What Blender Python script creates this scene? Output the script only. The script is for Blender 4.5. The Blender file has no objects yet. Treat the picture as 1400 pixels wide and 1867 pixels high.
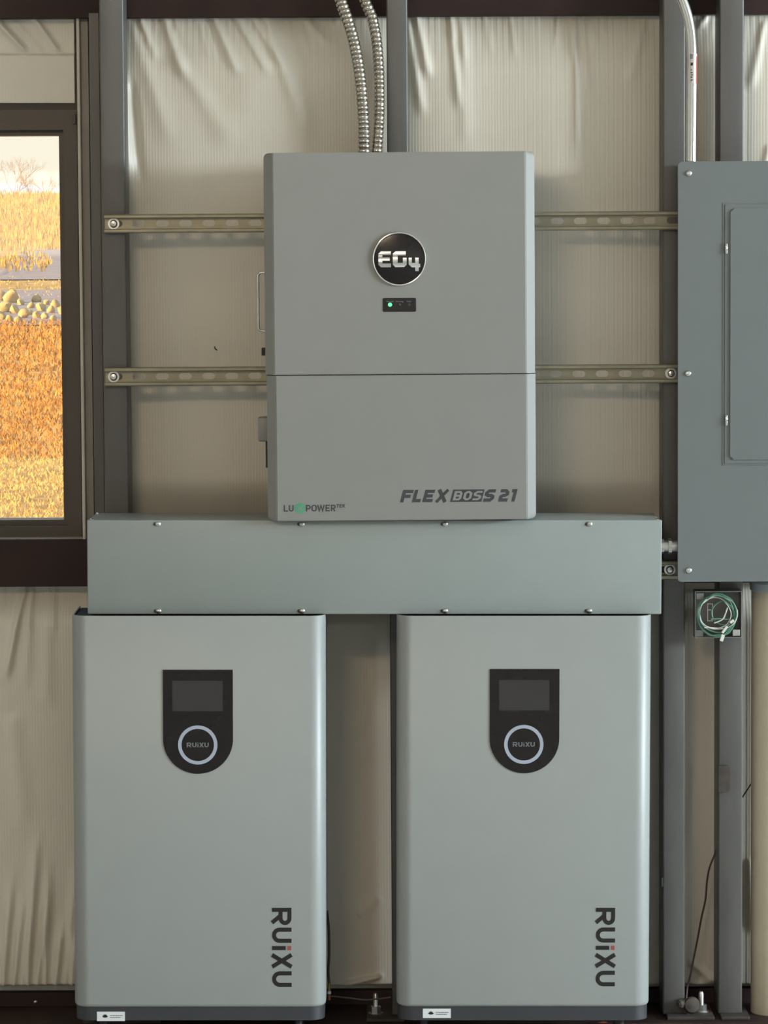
import bpy, bmesh, math, random
import numpy as np
from mathutils import Vector, Matrix

random.seed(7)
rng = np.random.default_rng(11)
PI = math.pi
scene = bpy.context.scene
COL = scene.collection

# ------------------------------------------------------------------ camera
F = 6500.0            # focal length in pixels of the 1400x1867 frame
DIST = 7.57           # camera to the plane of the battery fronts (y = 0)
HORIZON = 415.0       # image row of the horizon
ROLL = 0.006
PITCH = math.atan((933.5 - HORIZON) / F)
ROT = Matrix.Rotation(PI / 2 - PITCH, 3, 'X') @ Matrix.Rotation(-ROLL, 3, 'Z')


def ray(px, py):
    return ROT @ Vector(((px - 700.0) / F, (933.5 - py) / F, -1.0))


_d = ray(700, 1860)
CAM_Z = -(DIST + 0.28) / _d.y * _d.z


def P(px, py, y):
    """World point of the vertical plane at depth y."""
    d = ray(px, py)
    t = (y + DIST) / d.y
    return Vector((t * d.x, y, CAM_Z + t * d.z))


def X(px, py, y): return P(px, py, y).x
def Z(px, py, y): return P(px, py, y).z


cam_data = bpy.data.cameras.new('camera')
cam = bpy.data.objects.new('camera', cam_data)
COL.objects.link(cam)
cam.matrix_world = Matrix.Translation((0, -DIST, CAM_Z)) @ ROT.to_4x4()
cam_data.sensor_fit = 'VERTICAL'
cam_data.sensor_height = 36.0
cam_data.lens = F / 1867.0 * 36.0
cam_data.clip_end = 2000
scene.camera = cam

# ------------------------------------------------------------------ world, sun, large lights, exposure
scene.view_settings.view_transform = 'Standard'
scene.view_settings.look = 'None'
scene.view_settings.gamma = 1.0
scene.view_settings.use_curve_mapping = False
scene.view_settings.exposure = -0.08
scene.cycles.use_denoising = True
scene.cycles.max_bounces = 8
scene.cycles.sample_clamp_indirect = 4.0

world = bpy.data.worlds.new('sky')
scene.world = world
world.use_nodes = True
wn = world.node_tree
wn.nodes.clear()
wo = wn.nodes.new('ShaderNodeOutputWorld')
wb = wn.nodes.new('ShaderNodeBackground')
wt = wn.nodes.new('ShaderNodeTexCoord')
ws = wn.nodes.new('ShaderNodeSeparateXYZ')
wr = wn.nodes.new('ShaderNodeValToRGB')
wn.links.new(wt.outputs['Generated'], ws.inputs[0])
wn.links.new(ws.outputs['Z'], wr.inputs[0])
wr.color_ramp.elements[0].position = 0.0
wr.color_ramp.elements[0].color = (1.0, 0.90, 0.72, 1)
wr.color_ramp.elements[1].position = 0.6
wr.color_ramp.elements[1].color = (0.42, 0.62, 0.95, 1)
wn.links.new(wr.outputs[0], wb.inputs[0])
wb.inputs[1].default_value = 1.25
wn.links.new(wb.outputs[0], wo.inputs[0])


def lamp(name, kind, loc, energy, color, target=None, size=(1, 1), angle=None):
    d = bpy.data.lights.new(name, kind)
    d.energy = energy
    d.color = color
    if kind == 'AREA':
        d.shape = 'RECTANGLE'
        d.size, d.size_y = size
    if angle is not None:
        d.angle = angle
    o = bpy.data.objects.new(name, d)
    COL.objects.link(o)
    o.location = loc
    if target is not None:
        o.rotation_euler = (Vector(target) - Vector(loc)).to_track_quat('-Z', 'Y').to_euler()
    return o


# low golden sun from the left, outside
lamp('sun', 'SUN', (-30, 0, 20), 12.8, (1.0, 0.68, 0.31), target=(-30 + 0.93, 0.30, 20 - 0.24), angle=math.radians(0.6))
# daylight entering through the high window of the right-hand wall
ROOM_X0, ROOM_X1, ROOM_Y0, ROOM_Y1, ROOM_H = -4.6, 9.0, -11.0, 0.56, 3.75
lamp('daylight_window_right', 'AREA', (8.93, -3.5, 2.40), 1380, (0.79, 0.92, 1.0),
     target=(7.9, -3.5, 2.40), size=(4.0, 0.75))
# ceiling strip lamp in front of the equipment, a little to the left
lamp('ceiling_lamp', 'AREA', (-1.25, -6.3, 3.35), 64, (1.0, 0.78, 0.53), target=(-0.5, 0, 1.3), size=(1.2, 0.28))
# windows in the wall behind the camera
lamp('daylight_window_behind', 'AREA', (0.3, -10.93, 1.85), 18, (1.0, 0.88, 0.72), target=(0.3, 0, 1.85), size=(5.0, 0.45))


# ------------------------------------------------------------------ materials
def mat(name, col, rough=0.5, metal=0.0, spec=0.5, var=0.06, scale=12.0, bump=0.0, bscale=200.0,
        emit=None, estr=0.0, stretch=(1, 1, 1), coat=0.0):
    m = bpy.data.materials.new(name)
    m.use_nodes = True
    nt = m.node_tree
    b = nt.nodes['Principled BSDF']
    b.inputs['Roughness'].default_value = rough
    b.inputs['Metallic'].default_value = metal
    b.inputs['Specular IOR Level'].default_value = spec
    b.inputs['Coat Weight'].default_value = coat
    tc = nt.nodes.new('ShaderNodeTexCoord')
    mp = nt.nodes.new('ShaderNodeMapping')
    mp.inputs['Scale'].default_value = stretch
    nt.links.new(tc.outputs['Object'], mp.inputs['Vector'])
    nz = nt.nodes.new('ShaderNodeTexNoise')
    nz.inputs['Scale'].default_value = scale
    nz.inputs['Detail'].default_value = 5
    nt.links.new(mp.outputs[0], nz.inputs['Vector'])
    cr = nt.nodes.new('ShaderNodeValToRGB')
    lo = [c * (1 - var) for c in col]
    hi = [min(1, c * (1 + var)) for c in col]
    cr.color_ramp.elements[0].position = 0.3
    cr.color_ramp.elements[0].color = (*lo, 1)
    cr.color_ramp.elements[1].position = 0.7
    cr.color_ramp.elements[1].color = (*hi, 1)
    nt.links.new(nz.outputs['Fac'], cr.inputs[0])
    nt.links.new(cr.outputs[0], b.inputs['Base Color'])
    if bump:
        n2 = nt.nodes.new('ShaderNodeTexNoise')
        n2.inputs['Scale'].default_value = bscale
        n2.inputs['Detail'].default_value = 3
        nt.links.new(mp.outputs[0], n2.inputs['Vector'])
        bp = nt.nodes.new('ShaderNodeBump')
        bp.inputs['Strength'].default_value = bump
        bp.inputs['Distance'].default_value = 0.002
        nt.links.new(n2.outputs['Fac'], bp.inputs['Height'])
        nt.links.new(bp.outputs[0], b.inputs['Normal'])
    if emit:
        b.inputs['Emission Color'].default_value = (*emit, 1)
        b.inputs['Emission Strength'].default_value = estr
    return m


def sheet_material():
    """White woven vinyl facing: fine vertical scrim threads as relief."""
    m = mat('vinyl_facing', (0.64, 0.590, 0.500), rough=0.42, spec=0.45, var=0.03, scale=4)
    nt = m.node_tree
    b = nt.nodes['Principled BSDF']
    tc = nt.nodes.new('ShaderNodeTexCoord')
    heights = []
    for direction, sc, amt in (('X', 48.0, 0.6), ('Z', 85.0, 0.14)):
        w = nt.nodes.new('ShaderNodeTexWave')
        w.bands_direction = direction
        w.inputs['Scale'].default_value = sc
        w.inputs['Distortion'].default_value = 1.2
        w.inputs['Detail'].default_value = 1
        w.inputs['Detail Scale'].default_value = 0.3
        nt.links.new(tc.outputs['Object'], w.inputs['Vector'])
        mu = nt.nodes.new('ShaderNodeMath')
        mu.operation = 'MULTIPLY'
        mu.inputs[1].default_value = amt
        nt.links.new(w.outputs['Fac'], mu.inputs[0])
        heights.append(mu)
    ad = nt.nodes.new('ShaderNodeMath')
    nt.links.new(heights[0].outputs[0], ad.inputs[0])
    nt.links.new(heights[1].outputs[0], ad.inputs[1])
    bp = nt.nodes.new('ShaderNodeBump')
    bp.inputs['Strength'].default_value = 0.20
    bp.inputs['Distance'].default_value = 0.0016
    nt.links.new(ad.outputs[0], bp.inputs['Height'])
    nt.links.new(bp.outputs[0], b.inputs['Normal'])
    return m


def glass_material():
    m = bpy.data.materials.new('window_glass')
    m.use_nodes = True
    nt = m.node_tree
    nt.nodes.clear()
    out = nt.nodes.new('ShaderNodeOutputMaterial')
    tr = nt.nodes.new('ShaderNodeBsdfTransparent')
    tr.inputs[0].default_value = (0.96, 0.97, 0.96, 1)
    gl = nt.nodes.new('ShaderNodeBsdfGlossy')
    gl.inputs['Roughness'].default_value = 0.02
    mx = nt.nodes.new('ShaderNodeMixShader')
    mx.inputs[0].default_value = 0.06
    nt.links.new(tr.outputs[0], mx.inputs[1])
    nt.links.new(gl.outputs[0], mx.inputs[2])
    nt.links.new(mx.outputs[0], out.inputs[0])
    return m


def ground_material():
    """Gold field, pale gravel drive and rusty scrub, in bands of real ground."""
    m = mat('field_ground', (0.62, 0.40, 0.15), rough=0.95, spec=0.1, var=0.35, scale=3.0, bump=0.4, bscale=20)
    return m


M = {
    'sheet': sheet_material(),
    'glass': glass_material(),
    'shell': mat('painted_liner', (0.55, 0.53, 0.49), 0.7),
    'concrete': mat('concrete', (0.46, 0.455, 0.445), 0.75, var=0.18, scale=3, bump=0.2, bscale=60),
    'post': mat('grey_steel_post', (0.090, 0.084, 0.078), 0.45, metal=0.1, var=0.16, scale=9, bump=0.08, bscale=60, stretch=(2, 2, 0.5)),
    'plate': mat('dark_foot_plate', (0.045, 0.037, 0.033), 0.7, spec=0.25, var=0.3, scale=30),  # dark brown, darker than the post steel
    'girt': mat('brown_primer', (0.024, 0.011, 0.009), 0.6, spec=0.25, var=0.2, scale=9),
    'frame': mat('bronze_window_frame', (0.052, 0.038, 0.026), 0.45, var=0.1),
    'trim': mat('taupe_trim', (0.26, 0.235, 0.20), 0.45, var=0.08),
    'paint': mat('inverter_paint', (0.208, 0.206, 0.191), 0.36, spec=0.5, var=0.015, bump=0.05, bscale=900),
    'body_grey': mat('inverter_body_grey', (0.20, 0.20, 0.19), 0.5, metal=0.3),
    'battpaint': mat('battery_paint', (0.258, 0.270, 0.260), 0.40, spec=0.5, var=0.015, bump=0.05, bscale=900),
    'wirepaint': mat('wireway_paint', (0.228, 0.250, 0.238), 0.38, spec=0.5, var=0.02, bump=0.05, bscale=700),
    'panel': mat('breaker_panel_paint', (0.126, 0.138, 0.136), 0.45, spec=0.45, var=0.02, bump=0.05, bscale=700),
    'black': mat('gloss_black', (0.010, 0.008, 0.008), 0.20, spec=0.32),
    'matblack': mat('matt_black', (0.014, 0.013, 0.013), 0.6),
    'charcoal': mat('charcoal_plastic', (0.030, 0.031, 0.035), 0.5),
    'screen': mat('dark_screen', (0.032, 0.029, 0.028), 0.10, spec=0.45),
    'ring': mat('ring_lilac_grey', (0.33, 0.36, 0.43), 0.4),
    'capt': mat('grey_caption', (0.14, 0.145, 0.15), 0.5),
    'ink': mat('dark_ink', (0.018, 0.016, 0.015), 0.55, spec=0.25),
    'ink_grey': mat('slate_ink', (0.040, 0.043, 0.046), 0.5, spec=0.3),
    'ink_red': mat('red_ink', (0.30, 0.060, 0.050), 0.5),
    'ink_green': mat('green_ink', (0.055, 0.26, 0.145), 0.5),
    'chrome': mat('chrome', (0.70, 0.69, 0.67), 0.10, metal=1.0, var=0.01),
    'galv': mat('galvanised', (0.55, 0.54, 0.51), 0.30, metal=0.95, var=0.12, scale=40),
    'emt': mat('polished_conduit', (0.60, 0.58, 0.55), 0.14, metal=1.0, var=0.04, scale=30),
    'flex': mat('flexible_conduit_steel', (0.46, 0.42, 0.36), 0.22, metal=1.0, var=0.10, scale=60),
    'strut': mat('yellow_zinc_strut', (0.235, 0.215, 0.155), 0.36, metal=0.7, var=0.10, scale=30),
    'white': mat('white_label', (0.66, 0.67, 0.68), 0.5),
    'red': mat('red_label', (0.45, 0.07, 0.04), 0.4),
    'led': mat('green_led', (0.05, 0.6, 0.12), 0.3, emit=(0.05, 1.0, 0.16), estr=3.6),
    'led_off': mat('unlit_led', (0.045, 0.035, 0.038), 0.4),
    'green_wire': mat('green_wire', (0.085, 0.215, 0.145), 0.35),
    'white_wire': mat('white_wire', (0.55, 0.55, 0.50), 0.35),
    'brown_wire': mat('brown_wire', (0.060, 0.035, 0.028), 0.5),
    'grey_wire': mat('grey_green_wire', (0.075, 0.085, 0.07), 0.5),
    'yellow_plug': mat('olive_yellow_plug', (0.17, 0.12, 0.02), 0.4),
    'orange_plug': mat('orange_plug', (0.22, 0.07, 0.02), 0.4),
    'connector': mat('ivory_connector', (0.60, 0.60, 0.52), 0.4),
    'tank': mat('cream_plastic', (0.50, 0.43, 0.32), 0.45, var=0.05),
    'tank_lid': mat('blue_grey_collar', (0.33, 0.37, 0.39), 0.4),
    'rust': mat('dull_clamp_iron', (0.062, 0.050, 0.043), 0.7, metal=0.0, spec=0.25, var=0.3, scale=40),
    'ground': ground_material(),
    'gravel': mat('gravel_drive', (0.42, 0.36, 0.34), 0.95, spec=0.1, var=0.12, scale=2),
    'gold_grass': mat('gold_grass', (0.64, 0.39, 0.10), 0.8, spec=0.1, var=0.3, scale=3),
    'rust_grass': mat('rusty_scrub', (0.62, 0.31, 0.080), 0.8, spec=0.1, var=0.45, scale=5),
    'pale_grass': mat('pale_straw', (0.78, 0.52, 0.20), 0.8, spec=0.1, var=0.3, scale=5),
    'rock': mat('field_rock', (0.60, 0.42, 0.20), 0.9, spec=0.1, var=0.15, scale=6),
    'twig': mat('bare_twigs', (0.42, 0.25, 0.11), 0.9, spec=0.1),
    'hill': mat('hill_painted_haze', (0.70, 0.76, 0.86), 1.0, spec=0.0),  # distance haze is put into this pale blue colour
}


# ------------------------------------------------------------------ helpers
def origin_of(o):
    """Scene-space origin of the thing that o hangs under (parts sit at its local zero)."""
    while o.parent is not None:
        o = o.parent
    return Vector(o['_o']) if '_o' in o else Vector((0, 0, 0))


def obj(name, bm, material, parent=None, smooth=False, label=None):
    me = bpy.data.meshes.new(name)
    if parent is not None:
        off = origin_of(parent)
        bmesh.ops.translate(bm, verts=bm.verts, vec=-off)
    bmesh.ops.recalc_face_normals(bm, faces=bm.faces)
    bm.to_mesh(me)
    bm.free()
    me.materials.append(M[material] if isinstance(material, str) else material)
    if smooth:
        me.polygons.foreach_set('use_smooth', [True] * len(me.polygons))
        try:
            me.set_sharp_from_angle(angle=math.radians(40))
        except Exception:
            pass
    o = bpy.data.objects.new(name, me)
    COL.objects.link(o)
    if parent is not None:
        o.parent = parent
    if label:
        o['label'] = label
    return o


def tag(o, label, cat, group=None):
    o['label'] = label
    o['category'] = cat
    if group:
        o['group'] = group
    return o


def thing(name, label, cat, base, rot=0.0, pivot=None, group=None):
    """An Empty at the thing's base; parts are built in scene space and stored relative to it."""
    o = bpy.data.objects.new(name, None)
    COL.objects.link(o)
    base = Vector(base)
    o['_o'] = tuple(base)
    loc = base
    if rot:
        pv = Vector(pivot)
        loc = pv + Matrix.Rotation(rot, 3, 'Y') @ (base - pv)
        o.rotation_euler = (0, rot, 0)
    o.location = loc
    o.empty_display_size = 0.05
    return tag(o, label, cat, group)


def struct(o):
    o['kind'] = 'structure'
    return o


def BM(): return bmesh.new()


def box(bm, x0, x1, y0, y1, z0, z1, bev=0.0, seg=2):
    vs = [bm.verts.new((x, y, z)) for x in (x0, x1) for y in (y0, y1) for z in (z0, z1)]
    idx = [(0, 1, 3, 2), (4, 6, 7, 5), (0, 4, 5, 1), (2, 3, 7, 6), (0, 2, 6, 4), (1, 5, 7, 3)]
    fs = [bm.faces.new([vs[i] for i in f]) for f in idx]
    if bev:
        es = list({e for f in fs for e in f.edges})
        bmesh.ops.bevel(bm, geom=es, offset=bev, segments=seg, profile=0.5, affect='EDGES')
    return bm


def prism(bm, pts, y0, y1):
    """Outline in (x, z), from depth y0 (front) to y1."""
    a = [bm.verts.new((p[0], y0, p[1])) for p in pts]
    b = [bm.verts.new((p[0], y1, p[1])) for p in pts]
    n = len(pts)
    bm.faces.new(a)
    bm.faces.new(b[::-1])
    for i in range(n):
        bm.faces.new((a[i], b[i], b[(i + 1) % n], a[(i + 1) % n]))
    return bm


def round_rect(x0, x1, z0, z1, r, n=6, corners=(1, 1, 1, 1)):
    """corners: bottom-left, bottom-right, top-right, top-left."""
    out = []
    cs = [(x0 + r, z0 + r, PI, corners[0]), (x1 - r, z0 + r, 1.5 * PI, corners[1]),
          (x1 - r, z1 - r, 0, corners[2]), (x0 + r, z1 - r, 0.5 * PI, corners[3])]
    sharp = [(x0, z0), (x1, z0), (x1, z1), (x0, z1)]
    for k, (cx, cz, a, on) in enumerate(cs):
        if not on:
            out.append(sharp[k])
            continue
        for i in range(n + 1):
            t = a + i / n * PI / 2
            out.append((cx + r * math.cos(t), cz + r * math.sin(t)))
    return out


def circle(cx, cz, r, n=48, a0=0.0):
    return [(cx + r * math.cos(a0 + 2 * PI * i / n), cz + r * math.sin(a0 + 2 * PI * i / n)) for i in range(n)]


def lathe(bm, axis_o, axis_d, prof, n=24):
    """prof: list of (distance along axis, radius)."""
    o = Vector(axis_o)
    d = Vector(axis_d).normalized()
    u = d.orthogonal().normalized()
    v = d.cross(u)
    rings = []
    for (h, r) in prof:
        c = o + d * h
        if r < 1e-6:
            rings.append([bm.verts.new(c)])
        else:
            rings.append([bm.verts.new(c + (u * math.cos(2 * PI * i / n) + v * math.sin(2 * PI * i / n)) * r) for i in range(n)])
    for a, b in zip(rings, rings[1:]):
        for i in range(n):
            j = (i + 1) % n
            if len(a) == 1 and len(b) == 1:
                continue
            if len(a) == 1:
                bm.faces.new((a[0], b[i], b[j]))
            elif len(b) == 1:
                bm.faces.new((a[i], b[0], a[j]))
            else:
                bm.faces.new((a[i], b[i], b[j], a[j]))
    if len(rings[0]) > 1:
        bm.faces.new(rings[0][::-1])
    if len(rings[-1]) > 1:
        bm.faces.new(rings[-1])
    return bm


def spline(pts, n=12, closed=False):
    pts = [Vector(p) for p in pts]
    out = []
    m = len(pts)
    segs = m if closed else m - 1
    for i in range(segs):
        if closed:
            p0, p1, p2, p3 = pts[(i - 1) % m], pts[i], pts[(i + 1) % m], pts[(i + 2) % m]
        else:
            p0, p1, p2, p3 = pts[max(i - 1, 0)], pts[i], pts[i + 1], pts[min(i + 2, m - 1)]
        for k in range(n):
            t = k / n
            out.append(0.5 * ((2 * p1) + (p2 - p0) * t + (2 * p0 - 5 * p1 + 4 * p2 - p3) * t * t + (3 * p1 - p0 - 3 * p2 + p3) * t ** 3))
    if not closed:
        out.append(pts[-1])
    return out


def resample(path, step):
    out = [path[0]]
    acc = 0.0
    for a, b in zip(path, path[1:]):
        L = (b - a).length
        pos = step - acc
        while pos <= L:
            out.append(a.lerp(b, pos / L))
            pos += step
        acc = L - (pos - step)
    return out


def tube(bm, path, r, n=10, cap=True):
    """r: number or function(index) -> radius."""
    path = [Vector(p) for p in path]
    m = len(path)
    t0 = (path[1] - path[0]).normalized()
    u = t0.orthogonal().normalized()
    rings = []
    for i, p in enumerate(path):
        t = (path[min(i + 1, m - 1)] - path[max(i - 1, 0)])
        if t.length < 1e-9:
            t = t0
        t.normalize()
        u = (u - t * u.dot(t)).normalized()
        v = t.cross(u)
        rr = r(i) if callable(r) else r
        rings.append([bm.verts.new(p + (u * math.cos(2 * PI * k / n) + v * math.sin(2 * PI * k / n)) * rr) for k in range(n)])
    for a, b in zip(rings, rings[1:]):
        for i in range(n):
            j = (i + 1) % n
            bm.faces.new((a[i], b[i], b[j], a[j]))
    if cap:
        bm.faces.new(rings[0][::-1])
        bm.faces.new(rings[-1])
    return bm


# ------------------------------------------------------------------ lettering (stroke glyphs in a cap-height-1 box)
def arc(cx, cy, rx, ry, a0, a1, n=8):
    return [(cx + rx * math.cos(a0 + (a1 - a0) * i / n), cy + ry * math.sin(a0 + (a1 - a0) * i / n)) for i in range(n + 1)]


def glyph(ch, W, w):
    h = w / 2
    r = max(W - w, 0) / 2
    L, R, B, T = h, W - h, h, 1 - h
    mid = 0.5
    c = min(0.16, r)
    if ch == 'R':
        q = (T - 0.44) / 2
        return [[(h, 0), (h, 1)], [(h, T), (R - q, T)] + arc(R - q, T - q, q, q, PI / 2, -PI / 2)[1:] + [(h, 0.44)],
                [(W * 0.46, 0.44), (W - h * 1.1, 0)]]
    if ch == 'P':
        q = (T - 0.40) / 2
        return [[(h, 0), (h, 1)], [(h, T), (R - q, T)] + arc(R - q, T - q, q, q, PI / 2, -PI / 2)[1:] + [(h, 0.40)]]
    if ch == 'U':
        return [[(L, 1)] + arc(L + r, B + min(r, .4), r, min(r, .4), PI, 2 * PI, 12) + [(R, 1)]]
    if ch == 'I':
        return [[(W / 2, 0), (W / 2, 1)]]
    if ch == 'i':
        return [[(W / 2, 0), (W / 2, 0.70)]]
    if ch == 'X':
        return [[(h * 1.15, 0), (W - h * 1.15, 1)], [(h * 1.15, 1), (W - h * 1.15, 0)]]
    if ch == 'F':
        return [[(L, 0), (L, T), (W, T)], [(L, mid - .02), (W * 0.86, mid - .02)]]
    if ch == 'L':
        return [[(L, 1), (L, B), (W, B)]]
    if ch == 'E':
        return [[(W, T), (L, T), (L, B), (W, B)], [(L, mid), (W * 0.9, mid)]]
    if ch == 'T':
        return [[(0, T), (W, T)], [(W / 2, T), (W / 2, 0)]]
    if ch == 'K':
        return [[(L, 0), (L, 1)], [(L, .45), (W - h, 1)], [(W * .4, .55), (W - h, 0)]]
    if ch == 'O':
        return [[(L + c, T), (R - c, T), (R, T - c), (R, B + c), (R - c, B), (L + c, B), (L, B + c), (L, T - c), (L + c, T)]]
    if ch == 'B':
        return [[(L, B), (L, T), (R - c * .6, T), (R, T - c), (R, mid + c * .4), (R - c * .5, mid), (R, mid - c * .4), (R, B + c), (R - c * .6, B), (L, B)],
                [(L, mid), (R - c * .5, mid)]]
    if ch == 'S':
        return [[(W, T), (L + c, T), (L, T - c), (L, mid + c * .6), (L + c, mid), (R - c, mid), (R, mid - c * .6), (R, B + c), (R - c, B), (0, B)]]
    if ch == '2':
        return [[(0, T), (R - c, T), (R, T - c), (R, mid + c * .6), (R - c, mid), (L + c, mid), (L, mid - c * .6), (L, B), (W, B)]]
    if ch == '1':
        return [[(R, 0), (R, T), (W * .15, T)]]
    if ch == 'W':
        return [[(h * .8, 1), (W * .27, h * .6), (W * .5, .9), (W * .73, h * .6), (W - h * .8, 1)]]
    return []


STEP = [0]


def stroke_faces(bm, pts, w, fn, closed=False):
    """fn maps 2-D (x, y) to a 3-D point. Mitred ribbon; crossing strokes lie a hair apart."""
    STEP[0] = (STEP[0] + 1) % 5
    lift, fn0 = STEP[0] * 0.00005, fn

    def fn(x, y):
        p3 = fn0(x, y)
        return (p3[0], p3[1] - lift, p3[2])
    n = len(pts)
    if n > 2 and abs(pts[0][0] - pts[-1][0]) < 1e-9 and abs(pts[0][1] - pts[-1][1]) < 1e-9:
        closed = True
        pts = pts[:-1]
        n -= 1
    rows = []
    for i in range(n):
        p = Vector(pts[i])
        a = Vector(pts[(i - 1) % n]) if (closed or i > 0) else None
        b = Vector(pts[(i + 1) % n]) if (closed or i < n - 1) else None
        d1 = (p - a).normalized() if a is not None else (b - p).normalized()
        d2 = (b - p).normalized() if b is not None else d1
        n1 = Vector((-d1.y, d1.x))
        n2 = Vector((-d2.y, d2.x))
        mvec = (n1 + n2)
        if mvec.length < 1e-6:
            mvec = n1
        mvec.normalize()
        k = 1.0 / max(mvec.dot(n1), 0.35)
        off = mvec * (w / 2 * k)
        rows.append((bm.verts.new(fn(*(p + off))), bm.verts.new(fn(*(p - off)))))
    for i in range(n if closed else n - 1):
        a, b = rows[i], rows[(i + 1) % n]
        bm.faces.new((a[0], b[0], b[1], a[1]))


def word(bm, letters, w, fn):
    """letters: list of (char, x position, width)."""
    for ch, x0, W in letters:
        for pl in glyph(ch, W, w):
            stroke_faces(bm, [(x0 + p[0], p[1]) for p in pl], w, fn)
    return bm


def thicken(bm, dy):
    g = bmesh.ops.extrude_face_region(bm, geom=list(bm.faces))
    vs = [v for v in g['geom'] if isinstance(v, bmesh.types.BMVert)]
    bmesh.ops.translate(bm, verts=vs, vec=(0, dy, 0))
    return bm


# ================================================================== THE SETTING
SHEET_Y = 0.43          # depth of the insulation facing
WX0, WX1 = X(-760, 600, 0.46), X(146, 600, 0.46)     # window opening
WZ0, WZ1 = Z(80, 983, 0.46), Z(80, 199, 0.46)

# shell of the building
def wall_with_hole(name, x0, x1, z0, z1, hx0, hx1, hz0, hz1, y0, y1, material):
    bm = BM()
    o = [(x0, z0), (x1, z0), (x1, z1), (x0, z1)]
    h = [(hx0, hz0), (hx1, hz0), (hx1, hz1), (hx0, hz1)]
    V = {}
    for k, y in enumerate((y0, y1)):
        for t, ring in (('o', o), ('h', h)):
            for i, p in enumerate(ring):
                V[(k, t, i)] = bm.verts.new((p[0], y, p[1]))
    for i in range(4):
        j = (i + 1) % 4
        for k in (0, 1):
            bm.faces.new((V[(k, 'o', i)], V[(k, 'o', j)], V[(k, 'h', j)], V[(k, 'h', i)]))
        for t in ('o', 'h'):
            bm.faces.new((V[(0, t, i)], V[(1, t, i)], V[(1, t, j)], V[(0, t, j)]))
    return struct(obj(name, bm, material))


wall_back = wall_with_hole('wall_back', ROOM_X0 - 0.1, ROOM_X1 + 0.1, 0, ROOM_H, WX0, WX1, WZ0, WZ1, 0.545, 0.60, 'shell')
struct(obj('floor', box(BM(), ROOM_X0 - 0.2, ROOM_X1 + 0.2, ROOM_Y0 - 0.2, 0.62, -0.15, 0), 'concrete'))
struct(obj('ceiling', box(BM(), ROOM_X0 - 0.2, ROOM_X1 + 0.2, ROOM_Y0 - 0.2, 0.62, ROOM_H, ROOM_H + 0.1), 'shell'))
struct(obj('wall_left', box(BM(), ROOM_X0 - 0.1, ROOM_X0, ROOM_Y0, 0.56, 0, ROOM_H), 'shell'))
struct(obj('wall_right', box(BM(), ROOM_X1, ROOM_X1 + 0.1, ROOM_Y0, 0.56, 0, ROOM_H), 'shell'))
struct(obj('wall_front', box(BM(), ROOM_X0 - 0.1, ROOM_X1 + 0.1, ROOM_Y0 - 0.1, ROOM_Y0, 0, ROOM_H), 'shell'))


# insulation facing: displaced grids with folds, u and v are positions on the wall counted in photo pixels
def smooth01(t):
    t = np.clip(t, 0, 1)
    return t * t * (3 - 2 * t)


def fold(U, V, u0, v0, u1, v1, w0, w1, amp, fade=0.25):
    """Ridge along a line, width growing from w0 to w1, fading out at the far end."""
    dx, dy = u1 - u0, v1 - v0
    L2 = dx * dx + dy * dy
    t = ((U - u0) * dx + (V - v0) * dy) / L2
    d = ((U - u0) * -dy + (V - v0) * dx) / math.sqrt(L2)
    w = w0 + (w1 - w0) * np.clip(t, 0, 1)
    env = smooth01((t + 0.06) / 0.12) * (1 - smooth01((t - (1 - fade)) / fade))
    return amp * np.exp(-(d / w) ** 2) * env


def sheet(name, u0, u1, v0, v1, nu, nv, hfun, parent):
    us = np.linspace(u0, u1, nu)
    vs = np.linspace(v0, v1, nv)
    U, V = np.meshgrid(us, vs)
    H = hfun(U, V)
    o = P(700, 933.5, SHEET_Y)
    ex = (P(1700, 933.5, SHEET_Y) - o) / 1000
    ez = (P(700, 1933.5, SHEET_Y) - o) / 1000
    px = o.x + (U - 700) * ex.x + (V - 933.5) * ez.x * 0
    pz = o.z + (V - 933.5) * ez.z + (U - 700) * ex.z
    co = np.stack([px, SHEET_Y - H, pz], -1).reshape(-1, 3)
    i = np.arange(nu * nv).reshape(nv, nu)
    q = np.stack([i[:-1, :-1], i[:-1, 1:], i[1:, 1:], i[1:, :-1]], -1).reshape(-1, 4)
    me = bpy.data.meshes.new(name)
    me.vertices.add(len(co))
    me.vertices.foreach_set('co', co.astype(np.float32).ravel())
    me.loops.add(q.size)
    me.loops.foreach_set('vertex_index', q.astype(np.int32).ravel())
    me.polygons.add(len(q))
    me.polygons.foreach_set('loop_start', np.arange(0, q.size, 4, dtype=np.int32))
    me.polygons.foreach_set('use_smooth', np.ones(len(q), dtype=bool))
    me.update()
    me.materials.append(M['sheet'])
    ob = bpy.data.objects.new(name, me)
    COL.objects.link(ob)
    ob.parent = parent
    return ob


BAYS = [(-1200, 182), (222, 708), (744, 1210), (1250, 1312), (1356, 1800)]


def bulge(U, amp):
    h = np.zeros_like(U)
    for a, b in BAYS:
        t = np.clip((U - a) / (b - a), 0, 1)
        h += np.where((U >= a) & (U <= b), amp * min(1, (b - a) / 400) * np.sin(PI * t) ** 0.7, 0)
    return h


def lowfreq(U, V, amp, seed, n=14, fmin=0.004, fmax=0.02, stretch=2.0):
    r = np.random.default_rng(seed)
    h = np.zeros_like(U)
    for _ in range(n):
        f = r.uniform(fmin, fmax)
        a = r.uniform(-0.5, 0.5)
        h += np.sin(U * f * math.cos(a) * 2 + V * f * math.sin(a) / stretch * 2 + r.uniform(0, 6.28)) / n
    return amp * h


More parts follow.
